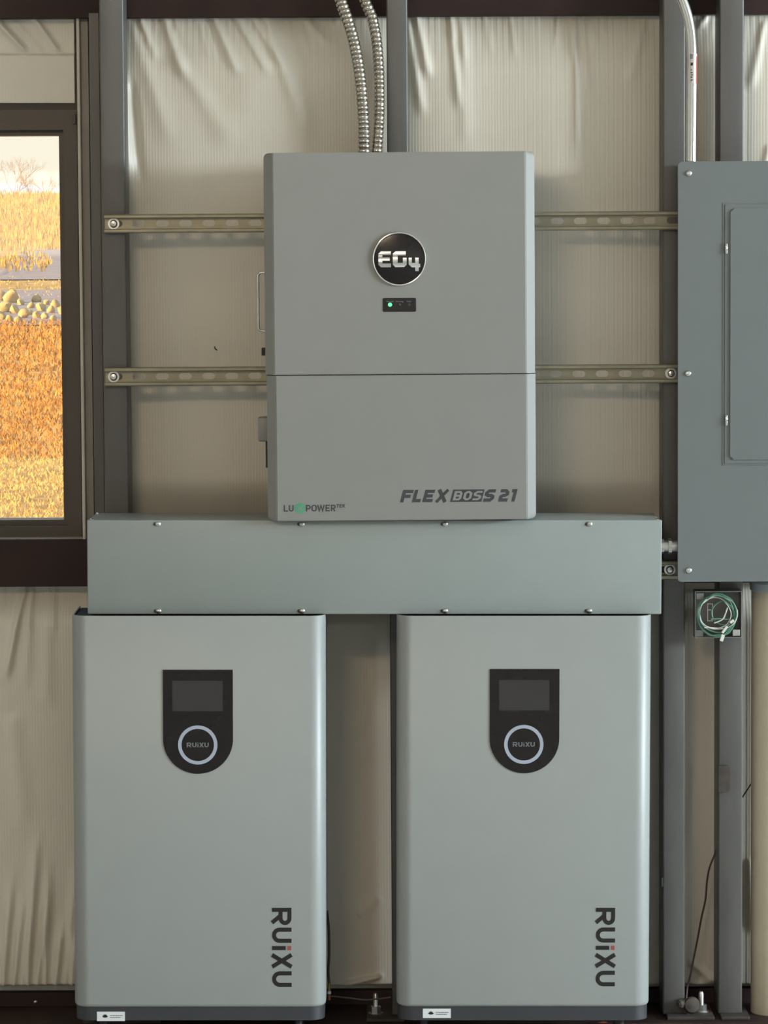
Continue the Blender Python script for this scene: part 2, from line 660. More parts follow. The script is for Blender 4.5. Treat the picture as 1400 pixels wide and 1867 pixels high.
def upper_h(U, V):
    h = 0.040 + bulge(U, 0.022)
    h *= smooth01((V - 10) / 150) * 0.9 + 0.1
    h *= 1 - 0.9 * smooth01((V - 870) / 100)
    h += lowfreq(U, V, 0.006, 3)
    top = np.exp(-np.clip(V - 28, 0, None) / 70.0)
    r = np.random.default_rng(5)
    for _ in range(46):                                  # pleats hanging from the top girt
        u = r.uniform(225, 1800)
        lean = 0.32 if u < 560 else (-0.10 if u > 1000 else 0.12)
        L = r.uniform(45, 130)
        h += fold(U, V, u, 22, u + lean * L + r.uniform(-8, 8), 22 + L, 3, r.uniform(5, 9), r.uniform(0.0010, 0.0034))
    for (a, b, c, d, w0, w1, am) in [
            (300, 28, 352, 175, 5, 13, 0.0075), (262, 30, 300, 140, 4, 9, 0.004), (388, 28, 448, 165, 5, 12, 0.0085),
            (425, 28, 505, 165, 5, 10, 0.0065), (452, 28, 530, 150, 5, 9, 0.0055), (482, 28, 575, 280, 6, 20, 0.0075),
            (540, 28, 612, 110, 5, 10, 0.004), (330, 120, 440, 290, 10, 26, 0.0045), (250, 60, 330, 300, 10, 20, 0.004),
            (760, 28, 786, 170, 6, 10, 0.009), (748, 60, 775, 240, 6, 10, 0.006), (822, 26, 840, 230, 4, 9, 0.006),
            (850, 60, 850, 300, 8, 14, 0.003), (1036, 26, 1044, 140, 5, 8, 0.006), (1048, 26, 1052, 320, 4, 9, 0.007),
            (1062, 26, 1070, 200, 4, 8, 0.004), (1180, 26, 1140, 190, 5, 14, 0.004), (1300, 30, 1268, 75, 4, 7, 0.006),
            (1390, 60, 1360, 190, 5, 10, 0.005), (1395, 280, 1370, 420, 5, 10, 0.004)]:
        h += fold(U, V, a, b, c, d, w0, w1, am)
    # leaf-shaped pocket beside the left post
    h += 0.016 * np.exp(-((U - 236 - (V - 220) * 0.06) / 11) ** 2) * smooth01((V - 130) / 60) * (1 - smooth01((V - 290) / 110))
    h -= 0.010 * np.exp(-((U - 256 - (V - 220) * 0.08) / 7) ** 2) * smooth01((V - 150) / 60) * (1 - smooth01((V - 270) / 90))
    h += 0.002 * top * np.sin(U * 0.52) * 0.4
    # the scrim is stretched into fine vertical ribs on the right-hand bay
    h += 0.0004 * np.sin(U * 2 * PI / 8.3) * smooth01((U - 880) / 160) * (1 - smooth01((U - 1170) / 30)) * (1 - smooth01((V - 720) / 200))
    return h


def above_window_h(U, V):
    h = lowfreq(U, V, 0.003, 9) + 0.012
    for (a, b, c, d, w0, w1, am) in [(-4, 40, 64, 122, 5, 8, 0.009), (8, 62, 60, 112, 3, 5, 0.006), (62, 34, 122, 120, 4, 6, 0.008),
                                     (40, 60, 92, 120, 6, 7, 0.003), (-80, 40, -20, 130, 5, 8, 0.006), (-200, 40, -150, 120, 5, 9, 0.006)]:
        h += fold(U, V, a, b, c, d, w0, w1, am, 0.15)
    h += 0.006 * smooth01((V - 116) / 5)
    return h


def lower_h(U, V):
    h = 0.038 + bulge(U, 0.022)
    h *= smooth01((V - 1066) / 70) * 0.9 + 0.1
    tail = smooth01((V - 1786) / 8)
    h += lowfreq(U, V, 0.008, 4)
    r = np.random.default_rng(15)
    for k in range(30):                                   # pleats under the sill girt
        u = r.uniform(-500, 140)
        L = r.uniform(25, 90)
        h += fold(U, V, u, 1068, u + r.uniform(-14, 4), 1068 + L, 3, 6, r.uniform(0.001, 0.003))
    for (a, b, c, d, w0, w1, am) in [(46, 1072, 8, 1240, 4, 8, 0.014), (38, 1080, 22, 1160, 4, 6, 0.005), (58, 1074, 44, 1260, 5, 14, 0.005),
                                     (90, 1076, 82, 1300, 8, 16, 0.004), (20, 1300, 40, 1520, 16, 22, 0.006)]:
        h += fold(U, V, a, b, c, d, w0, w1, am)
    for k in range(40):                                   # folds gathered at the bottom
        u = -480 + k * 16 + r.uniform(-6, 6)
        L = r.uniform(90, 330)
        h += fold(U, V, u - 4, 1792, u + r.uniform(5, 40) * L / 300, 1792 - L, 4, 11, r.uniform(0.006, 0.016), 0.5)
    for (a, b, c, d, w0, w1, am) in [(622, 1786, 700, 1768, 5, 7, 0.005), (690, 1770, 600, 1790, 4, 6, 0.004), (650, 1660, 690, 1620, 8, 14, 0.003),
                                     (1256, 1745, 1306, 1785, 6, 10, 0.010), (1262, 1790, 1308, 1772, 6, 8, 0.006), (1300, 1560, 1290, 1790, 6, 12, 0.006),
                                     (1262, 1380, 1258, 1560, 8, 14, 0.004), (1364, 1560, 1368, 1700, 5, 7, 0.006)]:
        h += fold(U, V, a, b, c, d, w0, w1, am)
    h = h * (1 - tail) + 0.004 * tail
    h -= 0.006 * np.exp(-((V - 1790) / 3.0) ** 2)
    return h


sheet('insulation_sheet', 190, 1760, 16, 1000, 620, 420, upper_h, wall_back)
sheet('insulation_sheet', -1150, 147, 16, 204, 420, 130, above_window_h, wall_back)
sheet('insulation_sheet', -1150, 1760, 1058, 1830, 1000, 330, lower_h, wall_back)
sheet('insulation_sheet', -1150, -770, 204, 1000, 60, 120, lambda U, V: lowfreq(U, V, 0.006, 21) + 0.01, wall_back)
# small torn fleck in the facing
bm = BM()
p = P(393, 635, SHEET_Y - 0.002 - float(upper_h(np.array([[393.0]]), np.array([[635.0]]))[0, 0]))
tube(bm, spline([p + Vector((-0.002, 0, 0.004)), p + Vector((-0.001, -0.002, -0.001)), p + Vector((0.003, 0, -0.004))], 5), 0.0011, 6)
obj('fleck', bm, 'matblack', wall_back, label='tiny dark tear in the facing')


# window
win = bpy.data.objects.new('window_1', None)
COL.objects.link(win)
win['_o'] = (WX0, 0.46, WZ0)
win.location = (WX0, 0.46, WZ0)
struct(win)
win['label'] = 'bronze framed window looking out on a golden field'
gy = 0.485
gx0, gx1 = X(-700, 600, gy), X(114, 600, gy)
gz0, gz1 = Z(60, 946, gy), Z(60, 248, gy)
fx0, fx1 = X(-756, 600, 0.43), X(145, 600, 0.43)
fz0, fz1 = Z(80, 981, 0.43), Z(80, 200, 0.43)


def ring_frame(bm, o, h, y0, y1):
    V = {}
    for k, y in enumerate((y0, y1)):
        for t, (a, b, c, d) in (('o', o), ('h', h)):
            for i, p in enumerate(((a, c), (b, c), (b, d), (a, d))):
                V[(k, t, i)] = bm.verts.new((p[0], y, p[1]))
    for i in range(4):
        j = (i + 1) % 4
        for k in (0, 1):
            bm.faces.new((V[(k, 'o', i)], V[(k, 'o', j)], V[(k, 'h', j)], V[(k, 'h', i)]))
        for t in ('o', 'h'):
            bm.faces.new((V[(0, t, i)], V[(1, t, i)], V[(1, t, j)], V[(0, t, j)]))
    return bm


bm = ring_frame(BM(), (fx0, fx1, fz0, fz1), (gx0 - 0.012, gx1 + 0.012, gz0 - 0.012, gz1 + 0.012), 0.428, 0.53)
bmesh.ops.bevel(bm, geom=[e for e in bm.edges if e.calc_face_angle(0) > 0.5], offset=0.002, segments=2, affect='EDGES')
fr = obj('window_frame', bm, 'frame', win)
bm = ring_frame(BM(), (gx0 - 0.013, gx1 + 0.013, gz0 - 0.013, gz1 + 0.013), (gx0, gx1, gz0, gz1), 0.455, 0.52)
obj('glazing_bead', bm, 'frame', win)
obj('pane', box(BM(), gx0 - 0.005, gx1 + 0.005, gy, gy + 0.006, gz0 - 0.005, gz1 + 0.005), 'glass', win)
obj('latch', box(BM(), X(134, 300, 0.42), X(139, 300, 0.42), 0.418, 0.43, Z(136, 226, 0.42), Z(136, 208, 0.42), 0.001), 'frame', win)

# taupe jamb trim between window and post, sill trim, grey jamb flange
bm = BM()
tz0, tz1 = Z(150, 1000, 0.40), Z(150, 26, 0.40)
box(bm, X(150, 520, 0.40), X(166, 520, 0.40), 0.405, 0.54, tz0, tz1, 0.001)
o = struct(obj('trim_1', bm, 'trim'))
bm = BM()
box(bm, X(144.5, 520, 0.38), X(150.5, 520, 0.38), 0.385, 0.54, tz0, tz1, 0.002)
obj('edge_bead', bm, mat('pale_bead', (0.50, 0.45, 0.37), 0.4), o)
o = struct(obj('trim_2', box(BM(), X(167.5, 520, 0.35), X(186, 520, 0.35), 0.35, 0.54, tz0, tz1, 0.001), 'post'))
sz = Z(80, 983, 0.40)
struct(obj('trim_3', box(BM(), WX0 - 0.05, X(151, 983, 0.40), 0.395, 0.54, sz - 0.004, sz + 0.003, 0.001),
           mat('sill_bead', (0.30, 0.26, 0.21), 0.45)))

# ------------------------------------------------------------------ girts (brown steel beams behind the posts)
GX0, GX1 = -3.2, 3.6


def girt(label, row_top, row_bot, y0, name='steel_girt', flange=True):
    za, zb = Z(700, row_bot, y0), Z(700, row_top, y0)
    yb = 0.425
    t = thing(name, label, 'beam', ((GX0 + GX1) / 2, y0, za))
    w = obj('web', box(BM(), GX0, GX1, y0, y0 + 0.006, za, zb, 0.001), 'girt', t)
    if flange:
        obj('flange', box(BM(), GX0, GX1, y0 + 0.002, yb, za, za + 0.005), 'girt', t)
        obj('flange', box(BM(), GX0, GX1, y0 + 0.002, yb, zb - 0.005, zb), 'girt', t)
    return t


girt('dark brown steel girt running across the top behind the posts', -150, 29.5, 0.368)
girt('dark brown steel girt under the window sill behind the wireway', 981, 1066, 0.368)
g = girt('dark brown steel base beam along the floor behind the batteries', 1806, 1852, 0.40)
zb = Z(700, 1850, 0.34)
obj('bottom_flange', box(BM(), GX0, GX1, 0.192, 0.44, 0.0, 0.010, 0.001), mat('worn_brown_primer', (0.030, 0.017, 0.014), 0.65, spec=0.2, var=0.4), g)
bm = BM()
lathe(bm, P(65, 1827, 0.40), (0, -1, 0), [(0, 0.004), (0.003, 0.004), (0.005, 0.0)], 12)
obj('screw_head', bm, 'galv', g)

# ------------------------------------------------------------------ posts
POST_Y0, POST_Y1 = 0.256, 0.366


def post(label, pl, pr, row, anchor=None, plate=None):
    x0, x1 = X(pl, row, POST_Y0), X(pr, row, POST_Y0)
    t = thing('steel_post', label, 'post', ((x0 + x1) / 2, (POST_Y0 + POST_Y1) / 2, 0), group='grey square steel posts')
    bm = BM()
    box(bm, x0, x1, POST_Y0, POST_Y1, 0.014, ROOM_H, 0.0035, 3)
    obj('tube', bm, 'post', t, smooth=True)
    px0, px1 = (x0 - 0.06, x1 + 0.06)
    if plate:
        px0, px1 = X(plate[0], 1858, 0.25), X(plate[1], 1858, 0.25)
    obj('foot_plate', box(BM(), px0, px1, 0.215, 0.366, 0.010, 0.018, 0.002), 'plate', t)
    if anchor:
        ax = X(anchor, 1850, 0.30)
        b = obj('anchor_bolt', lathe(BM(), (ax, 0.27, 0.017), (0, 0, 1), [(0, 0.0062), (0.042, 0.0062), (0.046, 0.004)], 14), 'galv', t, smooth=True)
        obj('nut', lathe(BM(), (ax, 0.27, 0.020), (0, 0, 1), [(0, 0.0125), (0.014, 0.0125)], 6), 'galv', b)
        obj('washer', lathe(BM(), (ax, 0.27, 0.018), (0, 0, 1), [(0, 0.017), (0.002, 0.017)], 20), 'galv', b)
    return t


post('grey steel post beside the bronze window', 186, 230, 480)
post('grey steel post behind the inverter, with flexible conduits beside it', 707, 745, 480, anchor=685, plate=(668, 738))
post('grey steel post left of the bent metal conduit', 1208.5, 1249, 700, anchor=1276, plate=(1214, 1300))
R2 = post('grey steel post behind the breaker panel and the open wire box', 1311, 1355, 700, plate=(1312, 1364))
# dark rubber clip hooked on the far right post
bm = BM()
prism(bm, round_rect(X(1310, 1420, .25), X(1330, 1420, .25), Z(1320, 1444, .25), Z(1320, 1396, .25), 0.006, 5, (0, 1, 1, 0)), 0.248, 0.2555)
tag(obj('post_clip', bm, 'rust'), 'dull brown metal clip on the post right of the brown wire', 'clip')

# ------------------------------------------------------------------ strut rails
def rail(label, px0, px1, row_mid, col_mid, phase_px, y_front, bolts, group='slotted steel struts'):
    y0, y1 = y_front, y_front + 0.021
    x0, x1 = X(px0, row_mid, y0), X(px1, row_mid, y0)
    zc = Z(col_mid, row_mid, y0)
    hh = 0.0205
    base = Vector(((x0 + x1) / 2, y1, zc - hh))
    t = thing('strut_rail', label, 'rail', base, rot=0.0, group=group)
    bm = BM()
    # web with slots
    pitch, sw, sh = 0.0508, 0.0286, 0.0142
    xc = X(phase_px, row_mid, y1)
    k0 = math.ceil((x0 + sw / 2 + 0.004 - xc) / pitch)
    cells = []
    k = k0
    while xc + k * pitch + sw / 2 + 0.004 < x1:
        cells.append(xc + k * pitch)
        k += 1
    zt, zb = zc + hh, zc - hh
    edges = [x0] + [(a + b) / 2 for a, b in zip(cells, cells[1:])] + [x1]
    for c, a, b in zip(cells, edges, edges[1:]):
        s = (sw - sh) / 2
        up = arc(c + s, zc, sh / 2, sh / 2, 0, PI / 2, 5) + arc(c - s, zc, sh / 2, sh / 2, PI / 2, PI, 5)
        dn = [(p[0], 2 * zc - p[1]) for p in up]
        for pts in ([(a, zc), (a, zt), (b, zt), (b, zc)] + up, [(b, zc), (b, zb), (a, zb), (a, zc)] + dn[::-1]):
            bm.faces.new([bm.verts.new((p[0], y1 - 0.0025, p[1])) for p in pts])
    bmesh.ops.remove_doubles(bm, verts=bm.verts, dist=1e-5)
    thicken(bm, 0.0024)
    obj('slotted_web', bm, 'strut', t)
    for sgn in (1, -1):
        bm = BM()
        za = zc + sgn * hh
        # flange with in-turned, rolled lip
        prof = [(y1, za), (y0 + 0.003, za), (y0 + 0.0008, za - sgn * 0.0009), (y0, za - sgn * 0.003), (y0, za - sgn * 0.0075), (y0 + 0.0012, za - sgn * 0.0088),
                (y0 + 0.009, za - sgn * 0.0088), (y0 + 0.009, za - sgn * 0.0066), (y0 + 0.0026, za - sgn * 0.0060), (y0 + 0.0026, za - sgn * 0.0028), (y1, za - sgn * 0.0026)]
        A = [bm.verts.new((x0, p[0], p[1])) for p in prof]
        B = [bm.verts.new((x1, p[0], p[1])) for p in prof]
        n = len(prof)
        bm.faces.new(A)
        bm.faces.new(B[::-1])
        for i in range(n):
            bm.faces.new((A[i], B[i], B[(i + 1) % n], A[(i + 1) % n]))
        obj('lip', bm, 'strut', t)
    for (bp, kind) in bolts:
        bx = X(bp, row_mid, y1 - 0.005)
        bt = obj('bolt', lathe(BM(), (bx, y1 - 0.003, zc), (0, -1, 0), [(0, 0.0085), (0.006, 0.0085), (0.0085, 0.006), (0.0095, 0.0)], 6 if kind == 'hex' else 20), 'galv', t)
        obj('washer', lathe(BM(), (bx, y1 - 0.0026, zc), (0, -1, 0), [(0, 0.0125), (0.0015, 0.0125)], 24), 'galv', bt)
    return t


rail('slotted steel strut, the upper rail behind the inverter', 190, 1300, 405, 700, 296, 0.235, [(207, 'round')])
rail('slotted steel strut, the lower rail behind the inverter', 191, 1300, 684.5, 700, 296, 0.235, [(207, 'round'), (1223, 'hex')])
rail('slotted steel strut behind the wireway, showing beside the breaker panel', 190, 1300, 1043, 700, 291, 0.235, [(1221, 'round')])

# ------------------------------------------------------------------ wireway
EQROT = 0.006
wy0, wy1 = 0.026, 0.234
wx0, wx1 = X(159, 1034, wy0), X(1206, 1034, wy0)
wz0, wz1 = Z(682, 1119.9, wy0), Z(682, 948.2, wy0)
ww = thing('wireway', 'long pale grey-green metal wireway below the inverter', 'wireway', ((wx0 + wx1) / 2, wy1, wz0),
           rot=EQROT, pivot=((wx0 + wx1) / 2, 0.1, (wz0 + wz1) / 2))
obj('trough', box(BM(), wx0 + 0.001, wx1 - 0.001, wy0 + 0.003, wy1, wz0 + 0.001, wz1 - 0.0012, 0.004, 3), 'wirepaint', ww, smooth=True)
bm = box(BM(), wx0, wx1, wy0, wy0 + 0.016, wz0, wz1, 0.0022, 3)
cov = obj('cover', bm, 'wirepaint', ww, smooth=True)
sz_t, sz_b = Z(682, 955.5, wy0), Z(682, 1114, wy0)
for px in (287, 549, 810, 1073):
    for sz_ in (sz_t, sz_b):
        sx = X(px, 1034, wy0)
        s = obj('screw', lathe(BM(), (sx + 0.002, wy0 + 0.0005, sz_), (0, -1, 0), [(0, 0.0056), (0.0025, 0.0056), (0.0042, 0.0040), (0.0048, 0.0)], 16), 'galv', cov, smooth=True)
        bm = BM()
        prism(bm, round_rect(sx - 0.0085, sx + 0.001, sz_ - 0.0034, sz_ + 0.0034, 0.0032, 5), wy0 - 0.0003, wy0 + 0.001)
        obj('keyhole_shade', bm, 'charcoal', cov)  # dark plate set slightly proud, painting in the shade of the recess
for (sx, sy) in ((wx0 + 0.010, wy0 + 0.012), (wx0 + 0.010, wy1 - 0.030), (wx1 - 0.010, wy0 + 0.012)):  # left pair are chrome studs standing in for highlights, right one a screw
    obj('corner_screw_glint', lathe(BM(), (sx, sy, wz1 - 0.001), (0, 0, 1), [(0, 0.005), (0.002, 0.005), (0.0035, 0.003), (0.004, 0)], 16), 'chrome', ww, smooth=True)

# ------------------------------------------------------------------ batteries
RUIXU = [('R', 0.0, 0.86), ('U', 0.99, 0.76), ('i', 1.90, 0.22), ('X', 2.235, 0.83), ('U', 3.17, 0.78)]


def plan_profile(x0, x1, y0, y1, r, inset=0.0, n=10):
    """Open U-shaped plan outline: back-left, rounded front, back-right."""
    x0 += inset
    x1 -= inset
    y0 += inset
    r = max(r - inset, 0.002)
    pts = [(x0, y1)]
    pts += [(x0 + r - r * math.cos(t), y0 + r - r * math.sin(t)) for t in [PI / 2 * i / n for i in range(n + 1)]]
    pts += [(x1 - r + r * math.sin(t), y0 + r - r * math.cos(t)) for t in [PI / 2 * i / n for i in range(n + 1)]]
    pts += [(x1, y1)]
    return pts


def battery(label, pl, pr, row_top, row_bot, disp, ring_c, text_x, text_y, sticker):
    rmid = 1480
    y0, y1 = 0.0, 0.205
    x0, x1 = X(pl, rmid, 0.03), X(pr, rmid, 0.03)
    cm = (pl + pr) / 2
    z0, z1 = Z(cm, row_bot, 0), Z(cm, row_top, 0)
    zbase = Z(cm, 1859, 0.012)
    t = thing('battery_cabinet', label, 'battery', ((x0 + x1) / 2, 0.1, 0), rot=EQROT,
              pivot=((x0 + x1) / 2, 0.1, (z0 + z1) / 2), group='grey battery cabinets')
    # wrap-around shell with thickness, bottom corners eased
    bm = BM()
    R_, th, rb = 0.034, 0.003, 0.009
    levels = [(z0 + rb - rb * math.cos(a), rb - rb * math.sin(a)) for a in [PI / 2 * i / 5 for i in range(6)]] + [(z1 - 0.0015, 0), (z1, 0.0012)]
    outer = [[bm.verts.new((p[0], p[1], z)) for p in plan_profile(x0, x1, y0, y1, R_, ins)] for z, ins in levels]
    inner = [[bm.verts.new((p[0], p[1], z)) for p in plan_profile(x0, x1, y0, y1, R_, max(ins, 0) + th)] for z, ins in levels]
    n = len(outer[0])
    for A in (outer, inner):
        for a, b in zip(A, A[1:]):
            for i in range(n - 1):
                bm.faces.new((a[i], a[i + 1], b[i + 1], b[i]))
    for k in (0, -1):
        for i in range(n - 1):
            bm.faces.new((outer[k][i], outer[k][i + 1], inner[k][i + 1], inner[k][i]))
    for j in (0, n - 1):
        for k in range(len(levels) - 1):
            bm.faces.new((outer[k][j], outer[k + 1][j], inner[k + 1][j], inner[k][j]))
    obj('front_shell', bm, 'battpaint', t, smooth=True)
    obj('inner_case', box(BM(), x0 + 0.004, x1 - 0.004, y0 + 0.036, y1 - 0.001, zbase + 0.01, z1 - 0.004, 0.002), 'matblack', t)
    bm = BM()
    pts = plan_profile(x0 + 0.003, x1 - 0.003, y0 + 0.006, y1, R_, 0.0)
    a = [bm.verts.new((p[0], p[1], zbase)) for p in pts]
    b = [bm.verts.new((p[0], p[1], z0 + 0.004)) for p in pts]
    bm.faces.new(a)
    bm.faces.new(b[::-1])
    for i in range(len(pts)):
        j = (i + 1) % len(pts)
        bm.faces.new((a[i], a[j], b[j], b[i]))
    base = obj('base', bm, 'charcoal', t, smooth=True)
    for fx in (x0 + 0.06, x1 - 0.06):
        for fy in (0.05, 0.165):
            obj('foot', lathe(BM(), (fx, fy, 0), (0, 0, 1), [(0, 0.02), (0.008, 0.02), (0.010, 0.008), (zbase + 0.002, 0.008)], 16), 'matblack', base)
    # sticker on the base
    sx0, sx1 = X(sticker[0], 1850, 0.006), X(sticker[1], 1850, 0.006)
    s0, s1 = Z(cm, sticker[3], 0.006), Z(cm, sticker[2], 0.006)
    st = obj('sticker', box(BM(), sx0, sx1, 0.0052, 0.0066, s0, s1), 'white', base)
    w_, h_ = sx1 - sx0, s1 - s0
    bm = BM()
    for k in range(5):
        a = PI * (0.08 + 0.84 * k / 4)
        cx, cz = sx0 + w_ * .29, s0 + h_ * .42
        stroke_faces(bm, [(cx, cz), (cx + math.cos(a) * h_ * .28, cz + math.sin(a) * h_ * .30)], h_ * .13, lambda x, y: (x, 0.0050, y))
    stroke_faces(bm, [(sx0 + w_ * .2, s0 + h_ * .48), (sx0 + w_ * .38, s0 + h_ * .48)], h_ * .1, lambda x, y: (x, 0.0050, y))
    obj('sticker_print', bm, 'ink', base)
    bm = BM()
    for (q, a, b) in ((.60, .47, .92), (.40, .47, .86)):
        x = a
        while x < b:
            L = random.uniform(.03, .07)
            stroke_faces(bm, [(sx0 + w_ * x, s0 + h_ * q), (sx0 + w_ * min(x + L, b), s0 + h_ * q)], h_ * .085, lambda x, y: (x, 0.0050, y))
            x += L + .012
    obj('sticker_print', bm, 'capt', base)
    # display: shield-shaped black glass
    dx0, dx1 = X(disp[0], 1300, 0), X(disp[1], 1300, 0)
    dz1 = Z(cm, disp[2], 0)
    r = (dx1 - dx0) / 2
    dzc = Z(cm, disp[3], 0) + r
    pts = [(dx0, dz1)] + [((dx0 + dx1) / 2 - r * math.cos(a), dzc - r * math.sin(a)) for a in [PI * i / 36 for i in range(37)]] + [(dx1, dz1)]
    d = obj('display_panel', prism(BM(), pts, -0.0016, 0.004), 'black', t)
    a, b = X(disp[0] + 17, 1270, 0), X(disp[1] - 18.5, 1270, 0)
    c, e = Z(cm, disp[2] + 75.5, 0), Z(cm, disp[2] + 20, 0)
    obj('screen', prism(BM(), [(a, c), (b, c), (b, e), (a, e)], -0.0021, 0.002), 'screen', d)
    rc = P(ring_c[0], ring_c[1], 0)
    k = (DIST) / F
    bm = BM()
    stroke_faces(bm, circle(rc.x, rc.z, 33.0 * k, 64) + [circle(rc.x, rc.z, 33.0 * k, 64)[0]], 6.3 * k, lambda x, y: (x, -0.0016, y))
    thicken(bm, -0.0009)
    obj('ring_light', bm, 'ring', d)
    bm = BM()
    H = 8.6 * k
    tw = 3.95 * H * 1.19
    sx = tw / 3.95
    word(bm, RUIXU, 0.20, lambda x, y: (rc.x - tw / 2 + x * sx, -0.0020, rc.z - H / 2 + y * H))
    for pl_ in ([(1.93, .93), (2.09, .93)],):
        stroke_faces(bm, pl_, .16, lambda x, y: (rc.x - tw / 2 + x * sx, -0.0020, rc.z - H / 2 + y * H))
    obj('button_lettering', bm, 'capt', d)
    # vertical word on the shell: reads downwards
    H = (text_x[1] - text_x[0]) * k
    tx = X(text_x[0], 1730, 0)
    tz = Z(cm, text_y[0], 0)
    Lz = (text_y[1] - text_y[0]) * k
    sx = Lz / 3.95
    bm = word(BM(), RUIXU, 0.205, lambda x, y: (tx + y * H, -0.0004, tz - x * sx))
    let = obj('shell_lettering', bm, 'ink', t)
    bm = BM()
    stroke_faces(bm, [(1.90, .885), (2.12, .885)], .19, lambda x, y: (tx + y * H, -0.0004, tz - x * sx))
    obj('letter_dot', bm, 'ink_red', let)
    return t


battery('grey battery cabinet, the one nearest the window', 134.2, 594, 1123, 1837.5, (296, 423.5, 1221, 1410.5), (359.8, 1358),
        (497.5, 533.5), (1655, 1803), (179, 230, 1844.5, 1861.5))
battery('grey battery cabinet, the one below the breaker panel side', 723, 1184.5, 1123, 1836.5, (891.5, 1018.5, 1219.5, 1409.5), (954, 1357),
        (1087.5, 1123), (1655, 1802), (773, 824, 1839, 1856))

# ------------------------------------------------------------------ inverter
ix0, ix1 = X(484, 614, 0.03), X(974.3, 614, 0.03)
iz0, izs, iz1 = Z(729, 947.6, 0.0), Z(729, 682.5, 0.0), Z(729, 277.5, 0.0)
IY = -0.012
inv = thing('inverter', 'tall grey wall-mounted inverter with round black emblem and green light', 'inverter',
            ((ix0 + ix1) / 2, 0.235, iz0), rot=-0.0012, pivot=((ix0 + ix1) / 2, 0.1, (iz0 + iz1) / 2))
ch = 0.0195


def cover(name, x0, x1, z0, z1, corners, r=0.011):
    bm = BM()
    out = round_rect(x0, x1, z0, z1, r, 6, corners)
    lay = [(IY + 0.16, 0), (IY + ch, 0), (IY, ch)]
    rows = []
    for y, c in lay:
        rows.append([bm.verts.new((min(max(p[0], x0 + c), x1 - c), y, p[1])) for p in out])
    n = len(out)
    for a, b in zip(rows, rows[1:]):
        for i in range(n):
            j = (i + 1) % n
            bm.faces.new((a[i], a[j], b[j], b[i]))
    bm.faces.new(rows[0][::-1])
    # front face: merge the points that the chamfer collapses onto one line
    bm.faces.new(rows[-1])
    bmesh.ops.remove_doubles(bm, verts=bm.verts, dist=1e-6)
    es = [e for e in bm.edges if all(abs(v.co.y - IY) < 1e-6 for v in e.verts)]
    bmesh.ops.bevel(bm, geom=es, offset=0.0014, segments=2, affect='EDGES')
    return obj(name, bm, 'paint', inv, smooth=False)


up = cover('upper_cover', ix0, ix1, izs + 0.0010, iz1, (0, 0, 1, 1))
low = cover('lower_cover', ix0 + 0.0025, ix1 + 0.0008, iz0, izs - 0.0010, (1, 1, 0, 0))
obj('rear_case', box(BM(), ix0 + 0.006, ix1 - 0.006, IY + 0.05, 0.233, iz0 + 0.012, iz1 - 0.012, 0.004), 'body_grey', inv)

K0 = (DIST + IY) / F
ec = P(728.3, 472, IY)
ER = 49.5 * K0


def dome(x, z):
    q = ((x - ec.x) ** 2 + (z - ec.z) ** 2) / ER ** 2
    return -0.0040 * (1 - q)


bm = BM()
lathe(bm, (ec.x, IY + 0.001, ec.z), (0, -1, 0), [(0, ER * .955), (0.0036, ER * .955), (0.0045, ER * .93)] + [(0.0040 + 0.0040 * (1 - q * q), ER * q) for q in (.9, .8, .6, .4, .2)] + [(0.0080, 0)], 64)
emb = obj('emblem', bm, 'black', inv, smooth=True)
bm = BM()
ringp = []
prof = [(0.0, 1.0), (0.0035, 1.0), (0.0055, 0.985), (0.0060, 0.96), (0.0055, 0.935), (0.0, 0.925)]
rows = [[bm.verts.new((ec.x + ER * r * math.cos(2 * PI * i / 72), IY - h, ec.z + ER * r * math.sin(2 * PI * i / 72))) for i in range(72)] for h, r in prof]
for a, b in zip(rows, rows[1:]):
    for i in range(72):
        j = (i + 1) % 72
        bm.faces.new((a[i], a[j], b[j], b[i]))
obj('emblem_rim', bm, 'chrome', emb, smooth=True)
# E G 4 letters, outlines in photo pixels
E_ = [(695.0, 458), (712.8, 458), (712.8, 464.6), (697.4 + 0.0, 464.6), (697.4, 469.1), (710.6, 469.1), (710.6, 475.4), (697.4, 475.4), (697.4, 480), (712.8, 480), (712.8, 487), (695.0, 487), (690.0, 482.5), (690.0, 462.5)]
G_ = [(721.5, 458), (739.8, 458), (739.8, 465.7), (725.0, 465.7), (725.0, 479), (734.5, 479), (734.5, 470), (741.3, 470), (741.3, 482.5), (736.5, 487), (721.0, 487), (716.2, 482.5), (716.2, 462.5)]
F_ = [(745.0, 470), (750.6, 470), (750.6, 479.5), (756.9, 479.5), (756.9, 470), (763.2, 470), (763.2, 481), (766.0, 481), (766.0, 487.4), (763.2, 487.4), (763.2, 494.3), (756.9, 494.3), (756.9, 487.4), (750.5, 487.4), (745.0, 482)]
bm = BM()
for poly in (E_, G_, F_):
    pts = [(ec.x + (u - 728.3) * K0, ec.z - (v - 472) * K0) for u, v in poly]
    fs = [bm.faces.new([bm.verts.new((p[0], 0, p[1])) for p in pts])]
for k in range(-15, 16):
    zc = ec.z + k * 0.0026
    bmesh.ops.bisect_plane(bm, geom=list(bm.verts) + list(bm.edges) + list(bm.faces), plane_co=(0, 0, zc), plane_no=(0, 0, 1))
for v in bm.verts:
    v.co.y = IY - 0.0048 + dome(v.co.x, v.co.z)
thicken(bm, 0.0010)
obj('emblem_lettering', bm, 'chrome', emb, smooth=True)

